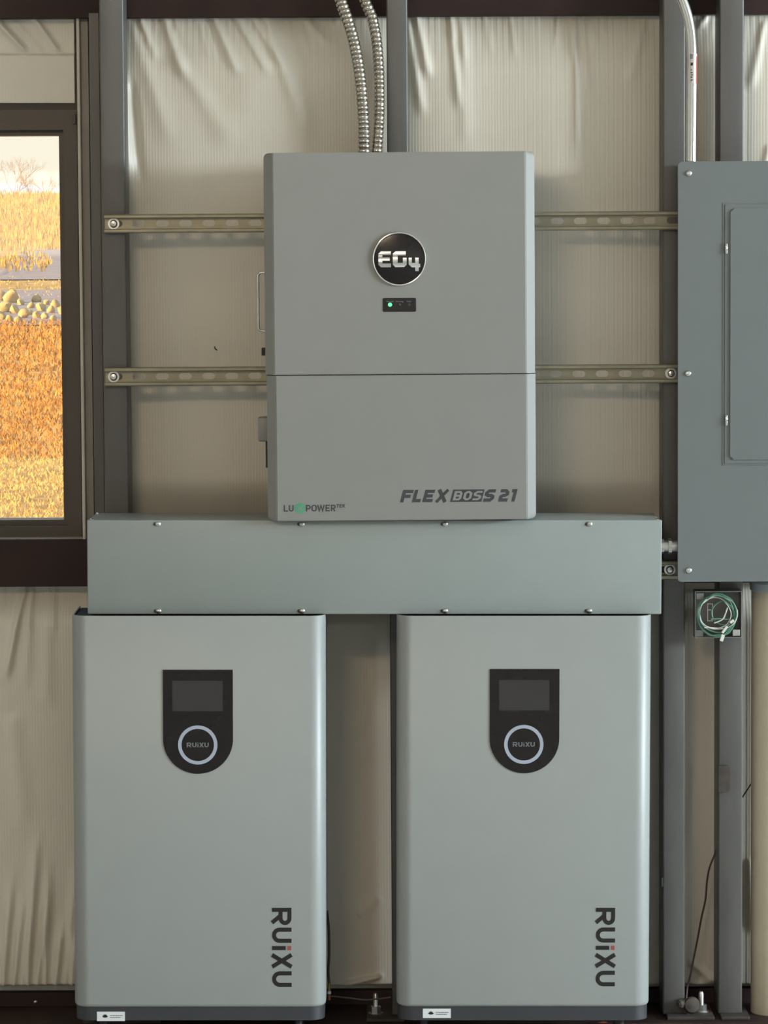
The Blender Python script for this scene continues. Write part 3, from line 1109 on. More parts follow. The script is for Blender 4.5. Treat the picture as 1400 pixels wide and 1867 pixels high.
# status window with three lights
sx0, sx1, s0, s1 = X(698, 556, IY), X(758.5, 556, IY), Z(728, 568.5, IY), Z(728, 543, IY)
sw_ = obj('status_window', prism(BM(), round_rect(sx0, sx1, s0, s1, 0.003, 4), IY - 0.0008, IY + 0.002), 'black', inv)
for k, (px, m_) in enumerate(((711, 'led'), (729, 'led_off'), (746, 'led_off'))):
    c = P(px, 555.5, IY)
    obj('status_light', lathe(BM(), (c.x, IY - 0.0006, c.z), (0, -1, 0), [(0, 0.0042 if k == 0 else 0.0028), (0.0012, 0.0036 if k == 0 else 0.0024), (0.0018, 0.0)], 18), m_, sw_, smooth=True,
        label='lit green indicator light' if k == 0 else 'unlit indicator light')
for txt, px in (('Normal', 711), ('Warning', 728.5), ('Fault', 745.5)):
    cu = bpy.data.curves.new('caption', 'FONT')
    cu.body = txt
    cu.size = 0.0047
    cu.align_x = 'CENTER'
    tmp = bpy.data.objects.new('caption', cu)
    COL.objects.link(tmp)
    dg = bpy.context.evaluated_depsgraph_get()
    me = bpy.data.meshes.new_from_object(tmp.evaluated_get(dg))
    bpy.data.objects.remove(tmp)
    c = P(px, 550.8, IY)
    bm = BM()
    bm.from_mesh(me)
    for v in bm.verts:
        v.co = Vector((c.x + v.co.x, IY - 0.0010, c.z + v.co.y))
    obj('caption', bm, 'capt', sw_)

# name at the lower right: slanted capitals, three of them knocked out of a box
fz = Z(840, 915.2, IY)
fxo = X(730, 905, IY)
HB = 22.8 * K0
SL = 0.27


def slant(x, y, dy=-0.0004):
    return (fxo + x * K0 + y * HB * SL, IY + dy, fz + y * HB)


def px_word(bm, letters, w, yfn):
    """letters: (char, left px, width px) at the baseline, in photo pixels from the word's start; w in cap heights."""
    for ch, x0, W in letters:
        Wc = W * K0 / HB
        for pl_ in glyph(ch, Wc, w):
            stroke_faces(bm, [(p[0], p[1]) for p in pl_], w, lambda x, y, x0=x0: yfn(x0 + x * HB / K0, y))
    return bm


for letters in ([('F', -1, 19), ('L', 20.5, 15), ('E', 39.5, 18), ('X', 61.5, 23)], [('S', 150.5, 18.5)], [('2', 178, 16.5), ('1', 197, 11)]):
    obj('model_lettering', px_word(BM(), letters, 0.26, slant), 'ink_grey', low)
bm = BM()
bm.faces.new([bm.verts.new(slant(x, y, -0.0004)) for x, y in ((90, -0.0), (147.5, -0.0), (147.5, 1.0), (90, 1.0))])
obj('lettering_box', bm, 'ink_grey', low)
bm = px_word(BM(), [('B', 94, 15), ('O', 112, 15), ('S', 130, 15)], 0.20, lambda x, y: slant(x, 0.13 + y * 0.74, -0.0007))
obj('knocked_out_lettering', bm, 'paint', low)

# maker's name at the lower left
lz = Z(572, 932.2, IY)
lxo = X(517, 925, IY)
HL = 12.0 * K0


def plain(x, y): return (lxo + x * K0, IY - 0.0004, lz + y * HL)


bm = BM()
for ch, x0, W in [('L', 0, 7.5), ('U', 9.3, 8.6), (None, 0, 0), ('P', 40.6, 8.6), ('O', 50.6, 9.6), ('W', 61, 13.6), ('E', 76.2, 7.8), ('R', 86.0, 8.8)]:
    if ch is None:
        obj('maker_lettering', bm, 'ink_grey', low)
        bm = BM()
        continue
    for pl_ in glyph(ch, W * K0 / HL, 0.18):
        stroke_faces(bm, pl_, 0.18, lambda x, y, x0=x0: plain(x0 + x * HL / K0, y))
obj('maker_lettering', bm, 'ink_grey', low)
bm = BM()
HT = 6.4 * K0
for ch, x0, W in [('T', 96, 4.9), ('E', 101.8, 4.4), ('K', 107.4, 5)]:
    for pl_ in glyph(ch, W * K0 / HT, 0.2):
        stroke_faces(bm, pl_, 0.2, lambda x, y, x0=x0: (lxo + (x0 + x * HT / K0) * K0, IY - 0.0004, lz + HL - HT + 0.0012 + y * HT))
obj('maker_lettering', bm, 'ink_grey', low)
gc = (lxo + 29.3 * K0, lz + HL * .5)
bm = BM()
bm.faces.new([bm.verts.new((p[0], IY - 0.0003, p[1])) for p in circle(gc[0], gc[1], 9.7 * K0, 40)])
dot = obj('green_disc', bm, 'ink_green', low)
bm = BM()
q = 4.6 * K0
for pl_ in ([(-q, -q * .95), (-q * .2, 0), (-q, q * .95)], [(q, -q * .95), (q * .2, 0), (q, q * .95)]):
    stroke_faces(bm, pl_, 2.0 * K0, lambda x, y: (gc[0] + x, IY - 0.0005, gc[1] + y))
obj('disc_mark', bm, 'paint', low)

# left-hand side fittings
hy = 0.10
hx = ix0 + 0.006
a, b, c = P(470.8, 500, hy), P(470.8, 600, hy), P(488, 497, hy)
zt, zb, xo = Z(478, 497, hy), Z(478, 603, hy), X(471, 550, hy)
hp = [(hx + 0.006, hy, zt), (xo + 0.007, hy, zt), (xo + 0.002, hy, zt - 0.003), (xo, hy, zt - 0.009), (xo, hy, (zt + zb) / 2), (xo, hy, zb + 0.010), (xo + 0.002, hy, zb + 0.003), (xo + 0.008, hy, zb), (hx + 0.006, hy, zb - 0.001)]
obj('carry_handle', tube(BM(), spline(hp, 6), 0.0027, 10), 'galv', inv, smooth=True)
obj('side_socket', box(BM(), X(477, 640, hy), hx + 0.004, hy - 0.01, hy + 0.02, Z(480, 648, hy), Z(480, 634, hy), 0.001), 'matblack', inv)
bm = box(BM(), X(470.5, 780, 0.08), hx + 0.004, 0.06, 0.11, Z(480, 804, 0.08), Z(480, 760, 0.08), 0.0035, 3)
obj('switch_cover', bm, 'paint', inv, smooth=True)
obj('side_dark_strip', box(BM(), X(484.5, 830, 0.08), hx + 0.004, 0.07, 0.10, Z(480, 852, 0.08), Z(480, 804, 0.08)), 'matblack', inv)  # matt black strip on the side below the switch cover
obj('mounting_bracket', box(BM(), ix0 - 0.003, ix1 + 0.003, 0.2335, 0.2349, Z(729, 700, .23), Z(729, 672, .23)), 'galv', inv)

# ------------------------------------------------------------------ flexible conduits
def flex(label, pts, ys, r):
    path = spline([P(u, v, y) for (u, v), y in zip(pts, ys)], 16)
    path = resample(path, 0.0012)
    pitch = 0.0104

    def rad(i):
        q = (i * 0.0012 / pitch) % 1.0
        return r - 0.0024 * (1 - abs(math.sin(PI * q)) ** 0.55)
    bm = tube(BM(), path, rad, 22)
    return tag(obj('flexible_conduit', bm, 'flex', smooth=True), label, 'conduit', 'ribbed flexible conduits above the inverter')


flex('ribbed metal flexible conduit, the one farther from the post', [(612, -40), (621, 0), (632, 32), (644, 72), (653, 118), (659, 165), (662.5, 215), (664, 260), (664, 290)],
     [0.20, 0.19, 0.18, 0.17, 0.155, 0.14, 0.13, 0.12, 0.12], 0.0132)
flex('ribbed metal flexible conduit, the one hugging the grey post', [(655, -40), (665, 0), (678, 32), (686, 72), (690, 118), (691.5, 165), (691, 215), (688, 260), (686, 290)],
     [0.22, 0.215, 0.21, 0.20, 0.19, 0.175, 0.155, 0.14, 0.135], 0.0122)

# ------------------------------------------------------------------ breaker panel
py0, py1 = 0.135, 0.252
bx0, bz0, bz1 = X(1236, 680, py0), Z(1320, 1060.5, py0), Z(1320, 294, py0)
bx1 = bx0 + 0.43
bp = thing('breaker_panel', 'dark grey breaker panel with a hinged door at the right', 'breaker panel', ((bx0 + bx1) / 2, py1, bz0))
obj('tub', box(BM(), bx0 + 0.008, bx1 - 0.008, py0 + 0.004, py1, bz0 + 0.006, bz1 - 0.006, 0.002), 'panel', bp)
bm = prism(BM(), round_rect(bx0, bx1, bz0, bz1, 0.006, 5), py0, py0 + 0.012)
bmesh.ops.bevel(bm, geom=[e for e in bm.edges if all(abs(v.co.y - py0) < 1e-6 for v in e.verts)], offset=0.0016, segments=2, affect='EDGES')
cv = obj('cover', bm, 'panel', bp)
for px, pyy in ((1256, 316), (1254.5, 681), (1256, 1040)):
    for mir in (0, 1):
        c = P(px, pyy, py0)
        x = c.x if not mir else bx0 + bx1 - c.x
        s = obj('screw', lathe(BM(), (x, py0 + 0.0005, c.z), (0, -1, 0), [(0, 0.0072), (0.002, 0.0070), (0.0045, 0.0045), (0.0052, 0)], 18), 'chrome', cv, smooth=True)
dx0, dz0, dz1 = X(1318.5, 610, py0), Z(1330, 847.5, py0), Z(1330, 370.5, py0)
dx1 = bx0 + bx1 - dx0
bm = prism(BM(), round_rect(dx0 + 0.0022, dx1 - 0.0022, dz0 + 0.0022, dz1 - 0.0022, 0.003, 4), py0 - 0.0022, py0 + 0.002)
bmesh.ops.bevel(bm, geom=[e for e in bm.edges if all(abs(v.co.y - (py0 - .0022)) < 1e-6 for v in e.verts)], offset=0.0012, segments=2, affect='EDGES')
dr = obj('door', bm, 'panel', bp)
bm = ring_frame(BM(), (dx0 - 0.0012, dx1 + 0.0012, dz0 - 0.0012, dz1 + 0.0012), (dx0 + 0.0006, dx1 - 0.0006, dz0 + 0.0006, dz1 - 0.0006), py0 - 0.0012, py0 + 0.001)
obj('door_surround', bm, 'panel', bp)
ex0, ez0, ez1 = X(1331, 610, py0), Z(1340, 838, py0), Z(1340, 380, py0)
ex1 = bx0 + bx1 - ex0
bm = prism(BM(), round_rect(ex0, ex1, ez0, ez1, 0.007, 5), py0 - 0.0058, py0 - 0.001)
bmesh.ops.bevel(bm, geom=[e for e in bm.edges if all(abs(v.co.y - (py0 - .0058)) < 1e-6 for v in e.verts)], offset=0.0030, segments=3, affect='EDGES')
obj('door_emboss', bm, 'panel', dr)
for r0, r1 in ((444, 463), (757, 776)):
    c0, c1 = P(1324.0, r0, py0), P(1324.0, r1, py0)
    obj('hinge', lathe(BM(), (c0.x, py0 - 0.0035, c1.z), (0, 0, 1), [(0, 0.0025), (0.001, 0.0032), (c0.z - c1.z - 0.001, 0.0032), (c0.z - c1.z, 0.0025)], 14), 'chrome', dr, smooth=True)
obj('latch', box(BM(), dx1 - 0.030, dx1 - 0.008, py0 - 0.012, py0 - 0.004, (dz0 + dz1) / 2 - 0.03, (dz0 + dz1) / 2 + 0.03, 0.003), 'charcoal', dr)

# bent rigid conduit into the top of the panel
cy = 0.165
pth = [P(u, v, cy) for u, v in ((1222, -40), (1238, -12), (1249, 14), (1256.5, 42), (1260.3, 74), (1261.5, 110), (1260.6, 160), (1260, 220), (1259.5, 297))]
ct = thing('metal_conduit', 'bright bent metal conduit entering the top of the breaker panel', 'conduit', pth[-1])
obj('pipe', tube(BM(), spline(pth, 10), 0.0113, 28), 'emt', ct, smooth=True)
c = P(1260, 297, cy)
cn = obj('fitting', lathe(BM(), (c.x, cy, c.z - 0.004), (0, 0, 1), [(0, 0.0132), (0.007, 0.0132), (0.008, 0.0118)], 24), 'galv', ct, smooth=True)


def wrap(v0, v1, a0, a1, r, material, name, parent):
    """Curved label patch on the pipe; angles measured from straight at the viewer, positive to the right."""
    bm = BM()
    A, B = P(1261.3, v0, cy), P(1260.8, v1, cy)
    rows = []
    for p in (A, B):
        rows.append([bm.verts.new((p.x + r * math.sin(a), cy - r * math.cos(a), p.z)) for a in [a0 + (a1 - a0) * i / 10 for i in range(11)]])
    for i in range(10):
        bm.faces.new((rows[0][i], rows[0][i + 1], rows[1][i + 1], rows[1][i]))
    return obj(name, bm, material, parent, smooth=True)


lab = wrap(98, 153, -0.5, 1.25, 0.01155, mat('conduit_label', (0.42, 0.38, 0.34), 0.25), 'conduit_label', ct)
wrap(104, 153, 0.85, 1.35, 0.01162, 'red', 'red_stripe', lab)
wrap(99, 108, -0.40, 0.15, 0.01165, 'capt', 'label_print', lab)
wrap(114.5, 120, -0.30, 0.15, 0.01165, 'ink', 'label_print', lab)
for (v0, v1, a0, a1) in ((127, 129, -.25, -.05), (132, 134, -.3, .1), (136, 138, -.2, .15), (140, 142, -.3, .05), (145, 148, -.28, -.08), (145, 147, .0, .15)):
    wrap(v0, v1, a0, a1, 0.01165, 'ink', 'label_print', lab)

# threaded connector between wireway and panel
nz_ = Z(1221, 996, 0.17)
nx0, nx1 = wx1 - 0.004, bx0 + 0.012
nip = thing('pipe_connector', 'short galvanised pipe connector joining wireway and breaker panel', 'connector', (nx0, 0.175, nz_ - 0.017))
obj('pipe', lathe(BM(), (nx0, 0.175, nz_), (1, 0, 0), [(0, 0.0125), (nx1 - nx0, 0.0125)], 20), 'galv', nip, smooth=True)
obj('locknut', lathe(BM(), (nx0 + 0.005, 0.175, nz_), (1, 0, 0), [(0, 0.0165), (0.015, 0.0165)], 10), 'galv', nip)
obj('locknut', lathe(BM(), (nx0 + 0.030, 0.175, nz_), (1, 0, 0), [(0, 0.0175), (0.007, 0.0175)], 8), 'galv', nip)

# ------------------------------------------------------------------ wire box and coiled wires
jy0, jy1 = 0.205, 0.2555
jx0, jx1, jz0, jz1 = X(1267, 1120, jy0), X(1352.5, 1120, jy0), Z(1310, 1163, jy0), Z(1310, 1078, jy0)
jb = thing('wire_box', 'square open metal wire box on the post below the breaker panel', 'box', ((jx0 + jx1) / 2, jy1, jz0))
bm = BM()
t_ = 0.0018
box(bm, jx0, jx1, jy1 - 0.002, jy1, jz0, jz1)
obj('back_plate', bm, mat('dull_box_steel', (0.13, 0.125, 0.115), 0.45, metal=0.5, var=0.15, scale=30), jb)
jm = mat('box_side_steel', (0.20, 0.20, 0.19), 0.4, metal=0.6, var=0.1, scale=30)
obj('box_wall', ring_frame(BM(), (jx0, jx1, jz0, jz1), (jx0 + t_, jx1 - t_, jz0 + t_, jz1 - t_), jy0, jy1), jm, jb)
for (cx, cz, s) in ((jx0 + .011, jz1 - .011, 1), (jx1 - .012, jz0 + .011, -1), (jx0 + .010, jz0 + .010, 1)):
    obj('screw_tab', box(BM(), cx - .008, cx + .008, jy0 + .001, jy0 + .0025, cz - .007, cz + .007, .0006), jm if s > 0 else 'galv', jb)
bm = BM()
for lp in ([(1290, 1101), (1299, 1101), (1299, 1112), (1290, 1112), (1290, 1101)], [(1290, 1112), (1290, 1132), (1299, 1132), (1299, 1112)]):
    stroke_faces(bm, [(X(u, v, jy1 - .004), Z(u, v, jy1 - .004)) for u, v in lp], 0.0017, lambda x, y: (x, jy1 - 0.0035, y))
thicken(bm, 0.001)
obj('stamped_bracket', bm, 'galv', jb)

coil = thing('wire_coil', 'coil of green and white wire hanging on the open wire box', 'wire', P(1310, 1166, 0.19), group=None)


def loop(material, cx, cz, rx, rz, tilt, y, turns, seed, rad=0.0017, squish=0.0):
    r = random.Random(seed)
    pts = []
    n = int(14 * turns)
    for i in range(n + 1):
        a = tilt + 2 * PI * i / 14
        k = 1 + r.uniform(-.04, .04) + squish * math.cos(2 * a)
        p = P(cx + rx * k * math.cos(a), cz - rz * k * math.sin(a), y)
        p.y = y - 0.004 * i / 14 + r.uniform(-.001, .001)
        pts.append(p)
    obj('wire', tube(BM(), spline(pts, 5), rad, 7), material, coil, smooth=True)


loop('green_wire', 1307, 1121, 36, 38, 0.3, 0.200, 1.0, 1, 0.0019)
loop('green_wire', 1305, 1122, 33, 37, 1.2, 0.203, 1.8, 2, 0.0017)
loop('green_wire', 1320, 1117, 20, 24, 0.8, 0.204, 1.2, 3, 0.0016, 0.1)
loop('white_wire', 1309, 1117, 35, 30, 0.2, 0.196, 1.0, 4, 0.0014)
loop('white_wire', 1303, 1118, 29, 28, 0.9, 0.198, 1.0, 5, 0.0011)
loop('green_wire', 1308, 1119, 34, 34, 2.2, 0.194, 1.0, 6, 0.0014)
for path, m_ in (([(1296, 1129), (1312, 1128), (1328, 1129), (1336, 1122)], 'green_wire'), ([(1326, 1108), (1318, 1128), (1302, 1136)], 'white_wire'),
                 ([(1284, 1144), (1302, 1145), (1318, 1146)], 'white_wire'), ([(1318, 1094), (1334, 1108), (1338, 1124)], 'green_wire')):
    obj('wire', tube(BM(), spline([P(u, v, 0.193 + 0.002 * i) for i, (u, v) in enumerate(path)], 8), 0.0016, 7), m_, coil, smooth=True)


def tilted_box(name, u, v, L, W, T, ang, y, material, parent):
    bm = box(BM(), -L / 2, L / 2, -T / 2, T / 2, -W / 2, W / 2, 0.0008)
    c = P(u, v, y)
    bmesh.ops.rotate(bm, verts=bm.verts, cent=(0, 0, 0), matrix=Matrix.Rotation(-ang, 3, 'Y'))
    bmesh.ops.translate(bm, verts=bm.verts, vec=c)
    return obj(name, bm, material, parent)


tilted_box('plug', 1334, 1133, 0.010, 0.006, 0.006, 0.65, 0.188, 'connector', coil)
tilted_box('cable_tie', 1321, 1148, 0.018, 0.0055, 0.004, 0.95, 0.187, 'connector', coil)
tilted_box('plug', 1316.5, 1163, 0.015, 0.0075, 0.006, 1.25, 0.186, 'connector', coil)
tilted_box('cable_tie', 1327, 1140, 0.014, 0.003, 0.003, 0.8, 0.189, 'capt', coil)

# ------------------------------------------------------------------ loose wires, plugs, clamp, pipe
bm = tube(BM(), spline([P(1313, 1522, .325), P(1305, 1552, .322), P(1294, 1580, .32), P(1289, 1605, .325), P(1286, 1640, .33), P(1279, 1672, .33), P(1272, 1710, .33), P(1265, 1745, .325),
                        P(1258, 1780, .31), P(1253, 1800, .29), P(1251, 1822, .275)], 8), 0.0022, 8)
tag(obj('brown_wire', bm, 'brown_wire', smooth=True), 'thin brown wire dangling between the two right-hand posts', 'wire')
bm = tube(BM(), spline([P(1353, 1454, .367), P(1360, 1443, .368), P(1368, 1431, .369), P(1380, 1412, .37)], 6), 0.0017, 7)
tag(obj('dark_wire', bm, 'brown_wire', smooth=True), 'short dark slanting wire beside the cream plastic pipe', 'wire')
bm = tube(BM(), spline([P(598, 1817, .17), P(612, 1817, .23), P(640, 1820, .24), P(665, 1823, .24), P(690, 1821, .24), P(712, 1818, .25)], 8), 0.0018, 7)
tag(obj('ground_wire', bm, 'grey_wire', smooth=True), 'thin grey-green wire running low between the two battery cabinets', 'wire')
plug = thing('cable_plug', 'small yellow and orange cable plug at the side of the left battery cabinet', 'plug', P(600, 1824, .16))
obj('plug_body', lathe(BM(), P(600, 1806, .16), (0, 0, 1), [(0, .0035), (.014, .0035), (.018, .0022)], 12), 'yellow_plug', plug, smooth=True)
obj('plug_collar', lathe(BM(), P(600, 1812, .16), (0, 0, 1), [(0, .0042), (.006, .0042)], 12), 'white', plug, smooth=True)
obj('plug_tip', lathe(BM(), P(600, 1823, .16), (0, 0, 1), [(0, .0036), (.011, .0036)], 12), 'orange_plug', plug, smooth=True)
bm = tube(BM(), spline([P(596, 1660, .17), P(599.5, 1695, .165), P(600, 1740, .16), P(598.5, 1770, .16), P(600, 1793, .16)], 8), 0.0028, 8)
obj('plug_cord', bm, mat('dark_green_cord', (0.012, 0.020, 0.010), 0.5), plug, smooth=True)

clamp = thing('pipe_clamp', 'dull iron clamp at the foot of the post left of the anchor bolt', 'clamp', P(1254, 1862, .24))
c = P(1260, 1832, .245)
obj('clamp_disc', lathe(BM(), c, (0.15, -1, 0.1), [(-.006, .017), (.004, .019), (.010, .016), (.013, .006)], 18), 'rust', clamp, smooth=True)
c = P(1240, 1831, .24)
obj('clamp_nut', lathe(BM(), c, (-0.9, -.5, -.1), [(-.016, .010), (.002, .010), (.006, .006)], 8), 'rust', clamp)
obj('clamp_stem', lathe(BM(), P(1254, 1866, .245), (0, 0, 1), [(0, .006), (.03, .005)], 12), 'rust', clamp)
c = P(1207.5, 1608, .25)
tag(obj('rubber_clip', box(BM(), c.x - .004, c.x + .0015, .245, .257, c.z - .011, c.z + .011, .0015), 'matblack'),
    'small black clip on the post edge beside the right battery cabinet', 'clip')
c = P(1100, 1866, .20)
bm = tube(BM(), spline([P(1080, 1871, .2), P(1092, 1866, .2), P(1104, 1865.5, .2), P(1116, 1871, .2)], 6), 0.003, 8)
tag(obj('red_cable', bm, 'red', smooth=True), 'bit of red cable on the floor under the right battery cabinet', 'cable')

pp_y, PR = 0.303, 0.052
pl_x = X(1369, 1450, pp_y)
pipe = thing('plastic_pipe', 'cream plastic pipe rising from the floor at the right edge to the breaker panel', 'pipe', (pl_x + PR, pp_y, 0.010))
ptop = Z(1390, 1073, pp_y)
obj('pipe_run', lathe(BM(), (pl_x + PR, pp_y, 0.010), (0, 0, 1), [(0, PR), (ptop - 0.010, PR)], 64), 'tank', pipe, smooth=True)
obj('collar', lathe(BM(), (pl_x + PR, pp_y, ptop - 0.004), (0, 0, 1), [(0, PR + .001), (0.002, PR + .0035), (0.017, PR + .0035), (0.021, PR - .001)], 64), 'tank_lid', pipe, smooth=True)

# ================================================================== OUTSIDE
ROWS = [(1250, 14.0), (1030, 20.0), (945, 24.0), (830, 31.0), (700, 44.0), (590, 62.0), (540, 74.0), (500, 90.0), (455, 108.0), (400, 150.0), (366, 210.0), (353, 260.0)]
prof = [(0.62, -0.12)] + [(d - DIST, Z(60, r, d - DIST)) for r, d in ROWS] + [(330, Z(60, 353, 260 - DIST) - 3)]


def gz(y):
    for (a, za), (b, zb) in zip(prof, prof[1:]):
        if a <= y <= b:
            return za + (zb - za) * (y - a) / (b - a)
    return prof[-1][1]


bm = BM()
xs = [-90, -60, -40, -25, -15, -8, -3, 2, 10, 30, 60]
grid = [[bm.verts.new((x, y, z)) for x in xs] for y, z in prof]
for a, b in zip(grid, grid[1:]):
    for i in range(len(xs) - 1):
        bm.faces.new((a[i], a[i + 1], b[i + 1], b[i]))
fo = obj('field', bm, 'ground')
fo['kind'] = 'structure'

# gravel drive: winding strip with a grass island, lies on the field
def x_of(u, d): return (u - 700) / F * d


def row_d(row):
    for (r0, d0), (r1, d1) in zip(ROWS, ROWS[1:]):
        if r1 <= row <= r0:
            return d0 + (d1 - d0) * (r0 - row) / (r0 - r1)
    return ROWS[-1][1]


def drive_top(u):
    pts = [(-900, 486), (-300, 484), (-60, 502), (0, 497), (30, 474), (58, 459), (90, 457), (500, 448)]
    for (a, ra), (b, rb) in zip(pts, pts[1:]):
        if a <= u <= b:
            return ra + (rb - ra) * (u - a) / (b - a)
    return 480


bm = BM()
us_ = [-900 + 20 * i for i in range(71)]
grid = []
for k in range(13):
    row_ = []
    for u in us_:
        r_ = 513 + (drive_top(u) - 513) * k / 12
        d = row_d(r_)
        y = d - DIST
        row_.append(bm.verts.new((x_of(u, d), y, gz(y) + 0.025)))
    grid.append(row_)
for a, b in zip(grid, grid[1:]):
    for i in range(len(us_) - 1):
        bm.faces.new((a[i], a[i + 1], b[i + 1], b[i]))
obj('gravel_drive', bm, 'gravel', fo)
bm = BM()
grid = []
for k in range(9):
    d = row_d(596 - (596 - 531) * k / 8)
    y = d - DIST
    grid.append([bm.verts.new((x_of(u, d), y, gz(y) + 0.02)) for u in us_])
for a, b in zip(grid, grid[1:]):
    for i in range(len(us_) - 1):
        bm.faces.new((a[i], a[i + 1], b[i + 1], b[i]))
obj('rock_bed', bm, 'gravel', fo)


def grass(name, label, n, rows, hgt, wid, material, seed, spread=0.16, lean=0.35, keep=None):
    r = np.random.default_rng(seed)
    d0, d1 = row_d(rows[0]), row_d(rows[1])
    # denser near rows: sample uniformly in image row
    rr = r.uniform(rows[1], rows[0], n)
    d = np.array([row_d(v) for v in rr])
    u = r.uniform(60 - 330, 60 + 200, n)
    if keep is not None:
        k = keep(u, rr)
        d, u, rr = d[k], u[k], rr[k]
        n = len(d)
    x = (u - 700) / F * d
    y = d - DIST
    z = np.array([gz(v) for v in y])
    h = hgt * d * r.uniform(0.6, 1.3, n)
    w = wid * d * r.uniform(0.7, 1.4, n)
    a = r.uniform(0, PI, n)
    lx = r.normal(0, lean, n) * h
    ly = r.normal(0, lean, n) * h
    c, s = np.cos(a) * w, np.sin(a) * w * 0.5
    base = np.stack([x, y, z - 0.02 * h], -1)
    v0 = base + np.stack([-c, -s, 0 * c], -1)
    v1 = base + np.stack([c, s, 0 * c], -1)
    m0 = base + np.stack([lx * .35 - c * .8, ly * .35 - s * .8, h * .55], -1)
    m1 = base + np.stack([lx * .35 + c * .8, ly * .35 + s * .8, h * .55], -1)
    v2 = base + np.stack([lx, ly, h], -1)
    co = np.stack([v0, v1, m1, m0, v2], 1).reshape(-1, 3)
    i = np.arange(n)[:, None] * 5
    tri = np.concatenate([i + [[0, 1, 2]], i + [[0, 2, 3]], i + [[3, 2, 4]]], 0)
    me = bpy.data.meshes.new(name)
    me.from_pydata(co.tolist(), [], tri.tolist())
    me.materials.append(M[material])
    o = bpy.data.objects.new(name, me)
    COL.objects.link(o)
    tag(o, label, 'grass')
    o['kind'] = 'stuff'
    return o


# blade height and width are given per metre of distance so that far tufts stand for taller plants
grass('pale_straw', 'pale straw-coloured dry grass nearest outside the window', 12000, (1010, 834), 0.0010, 0.00017, 'pale_grass', 31)
grass('rusty_scrub', 'rust-orange dry scrub on the slope outside the window', 22000, (838, 588), 0.0014, 0.00020, 'rust_grass', 32, lean=0.5)
grass('verge_grass', 'gold grass along the near edge of the gravel drive', 900, (545, 506), 0.0007, 0.00016, 'pale_grass', 36)
grass('golden_grass', 'golden dry grass of the far field beyond the drive', 14000, (458, 356), 0.0019, 0.00012, 'gold_grass', 33, lean=0.2)
grass('island_grass', 'mound of golden grass in the middle of the gravel drive', 1600, (498, 462), 0.0017, 0.00020, 'gold_grass', 34, lean=0.25,
      keep=lambda u, v: ((u - 52) / 48) ** 2 + ((v - 484) / 20) ** 2 < 1)

# rocks along the drive
rk = random.Random(4)
rocks = [(4, 545, 9), (24, 548, 12), (41, 556, 6), (12, 566, 11), (46, 577, 9), (30, 570, 8), (60, 562, 6), (70, 550, 7), (78, 566, 8), (88, 556, 6), (96, 570, 7),
         (57, 574, 6), (5, 580, 8), (20, 584, 7), (70, 579, 7), (84, 580, 6), (104, 560, 7), (-16, 556, 10), (-30, 570, 9), (-44, 552, 8), (118, 572, 8), (128, 556, 7), (36, 586, 6), (100, 584, 6)]
ORD = ('first second third fourth fifth sixth seventh eighth ninth tenth eleventh twelfth thirteenth fourteenth fifteenth sixteenth '
       'seventeenth eighteenth nineteenth twentieth').split() + ['twenty-first', 'twenty-second', 'twenty-third', 'twenty-fourth']
rocks.sort(key=lambda q: -q[0])
order = list(range(len(rocks)))
for k, (u, row, s) in enumerate(rocks):
    d = row_d(row + s * .6)
    y = d - DIST
    size = 1.25 * s / F * d
    bm = BM()
    bmesh.ops.create_icosphere(bm, subdivisions=2, radius=size)
    for v in bm.verts:
        n_ = v.co.normalized()
        v.co = v.co * (1 + 0.22 * math.sin(3.1 * n_.x + k) * math.cos(2.7 * n_.z + 2 * k) + 0.12 * math.sin(5 * n_.y + k))
        v.co.z *= 0.95
        v.co.x *= 0.9
    bmesh.ops.translate(bm, verts=bm.verts, vec=(x_of(u, d), y, gz(y) + size * .75))
    tag(obj('field_rock', bm, 'rock', smooth=True), f'{ORD[order[k]]} boulder from the window jamb in the row along the drive outside', 'rock', 'boulders along the drive')

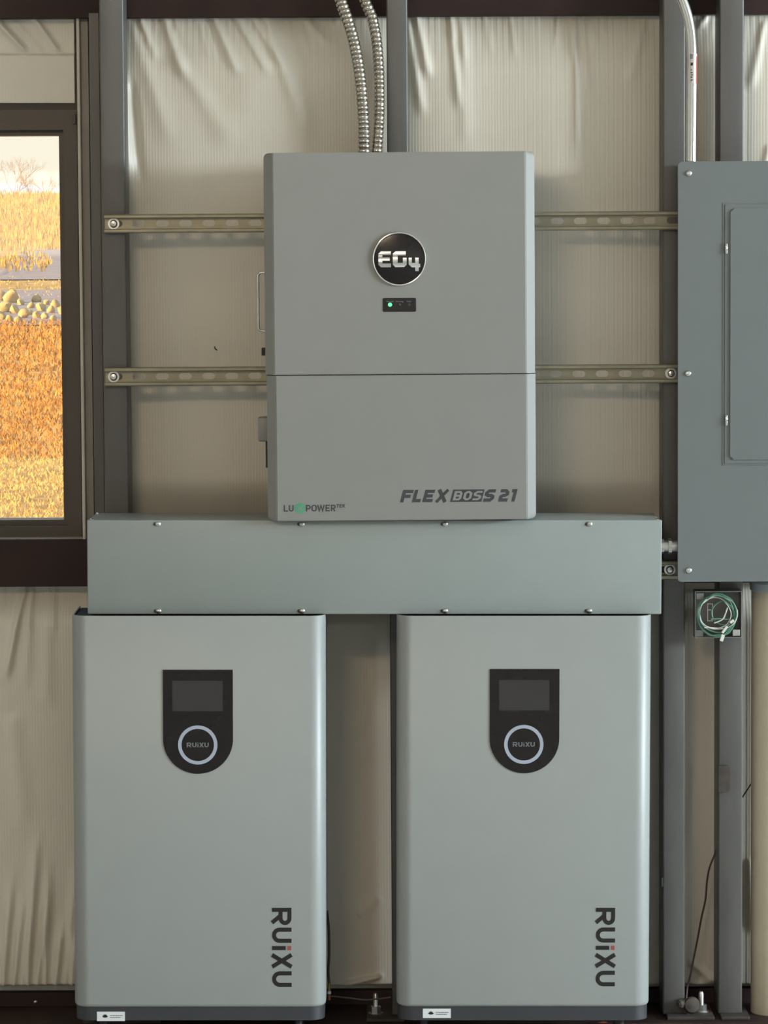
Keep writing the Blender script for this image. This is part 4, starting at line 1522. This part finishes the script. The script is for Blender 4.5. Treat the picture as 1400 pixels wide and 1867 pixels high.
# bare shrubs on the crest, hill behind with haze painted into its colour
def shrub(label, u, d, hgt, seed):
    r = random.Random(seed)
    y = d - DIST
    base = Vector((x_of(u, d), y, gz(y) - 0.1))
    bm = BM()

    def branch(p, dirv, L, rad, depth):
        q = p + dirv * L
        mid = p.lerp(q, .5) + Vector((r.uniform(-.06, .06), r.uniform(-.06, .06), 0)) * L
        tube(bm, [p, mid, q], lambda i: rad * (1 - .25 * i), 5, cap=True)
        if depth == 0:
            return
        for _ in range(r.choice((2, 3, 3))):
            nd = (dirv + Vector((r.uniform(-.7, .7), r.uniform(-.7, .7), r.uniform(-.15, .5)))).normalized()
            branch(q if r.random() < .6 else p.lerp(q, .7), nd, L * r.uniform(.55, .8), rad * .62, depth - 1)
    for _ in range(7):
        branch(base, Vector((r.uniform(-1.0, 1.0), r.uniform(-.5, .5), 1)).normalized(), hgt * r.uniform(.2, .34), hgt * .006, 4)
    tag(obj('bare_shrub', bm, 'twig'), label, 'shrub', 'bare shrubs on the crest outside')


for label, u, h_, sd in (('bare brown shrub on the crest at the left edge of the window view', 2, 3.2, 1),
                         ('tallest bare brown shrub on the crest in the middle of the window view', 34, 3.5, 2),
                         ('low bare brown shrub on the crest nearest the window jamb', 92, 2.0, 3),
                         ('bare brown shrub on the crest right of the tallest one', 62, 2.6, 4),
                         ('bare brown shrub on the crest beyond the left edge of the window view', -40, 3.0, 5)):
    shrub(label, u, 248, h_, sd)
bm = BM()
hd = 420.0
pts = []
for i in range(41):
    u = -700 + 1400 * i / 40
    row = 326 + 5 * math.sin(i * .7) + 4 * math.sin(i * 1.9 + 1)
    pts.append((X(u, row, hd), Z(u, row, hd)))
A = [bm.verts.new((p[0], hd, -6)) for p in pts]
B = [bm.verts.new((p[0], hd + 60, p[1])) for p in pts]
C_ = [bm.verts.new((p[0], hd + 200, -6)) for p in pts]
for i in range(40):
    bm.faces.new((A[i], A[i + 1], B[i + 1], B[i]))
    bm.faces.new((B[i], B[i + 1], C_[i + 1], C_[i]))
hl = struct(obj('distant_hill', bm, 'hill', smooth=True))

# drop the bookkeeping property
for o in list(bpy.data.objects):
    if '_o' in o:
        del o['_o']
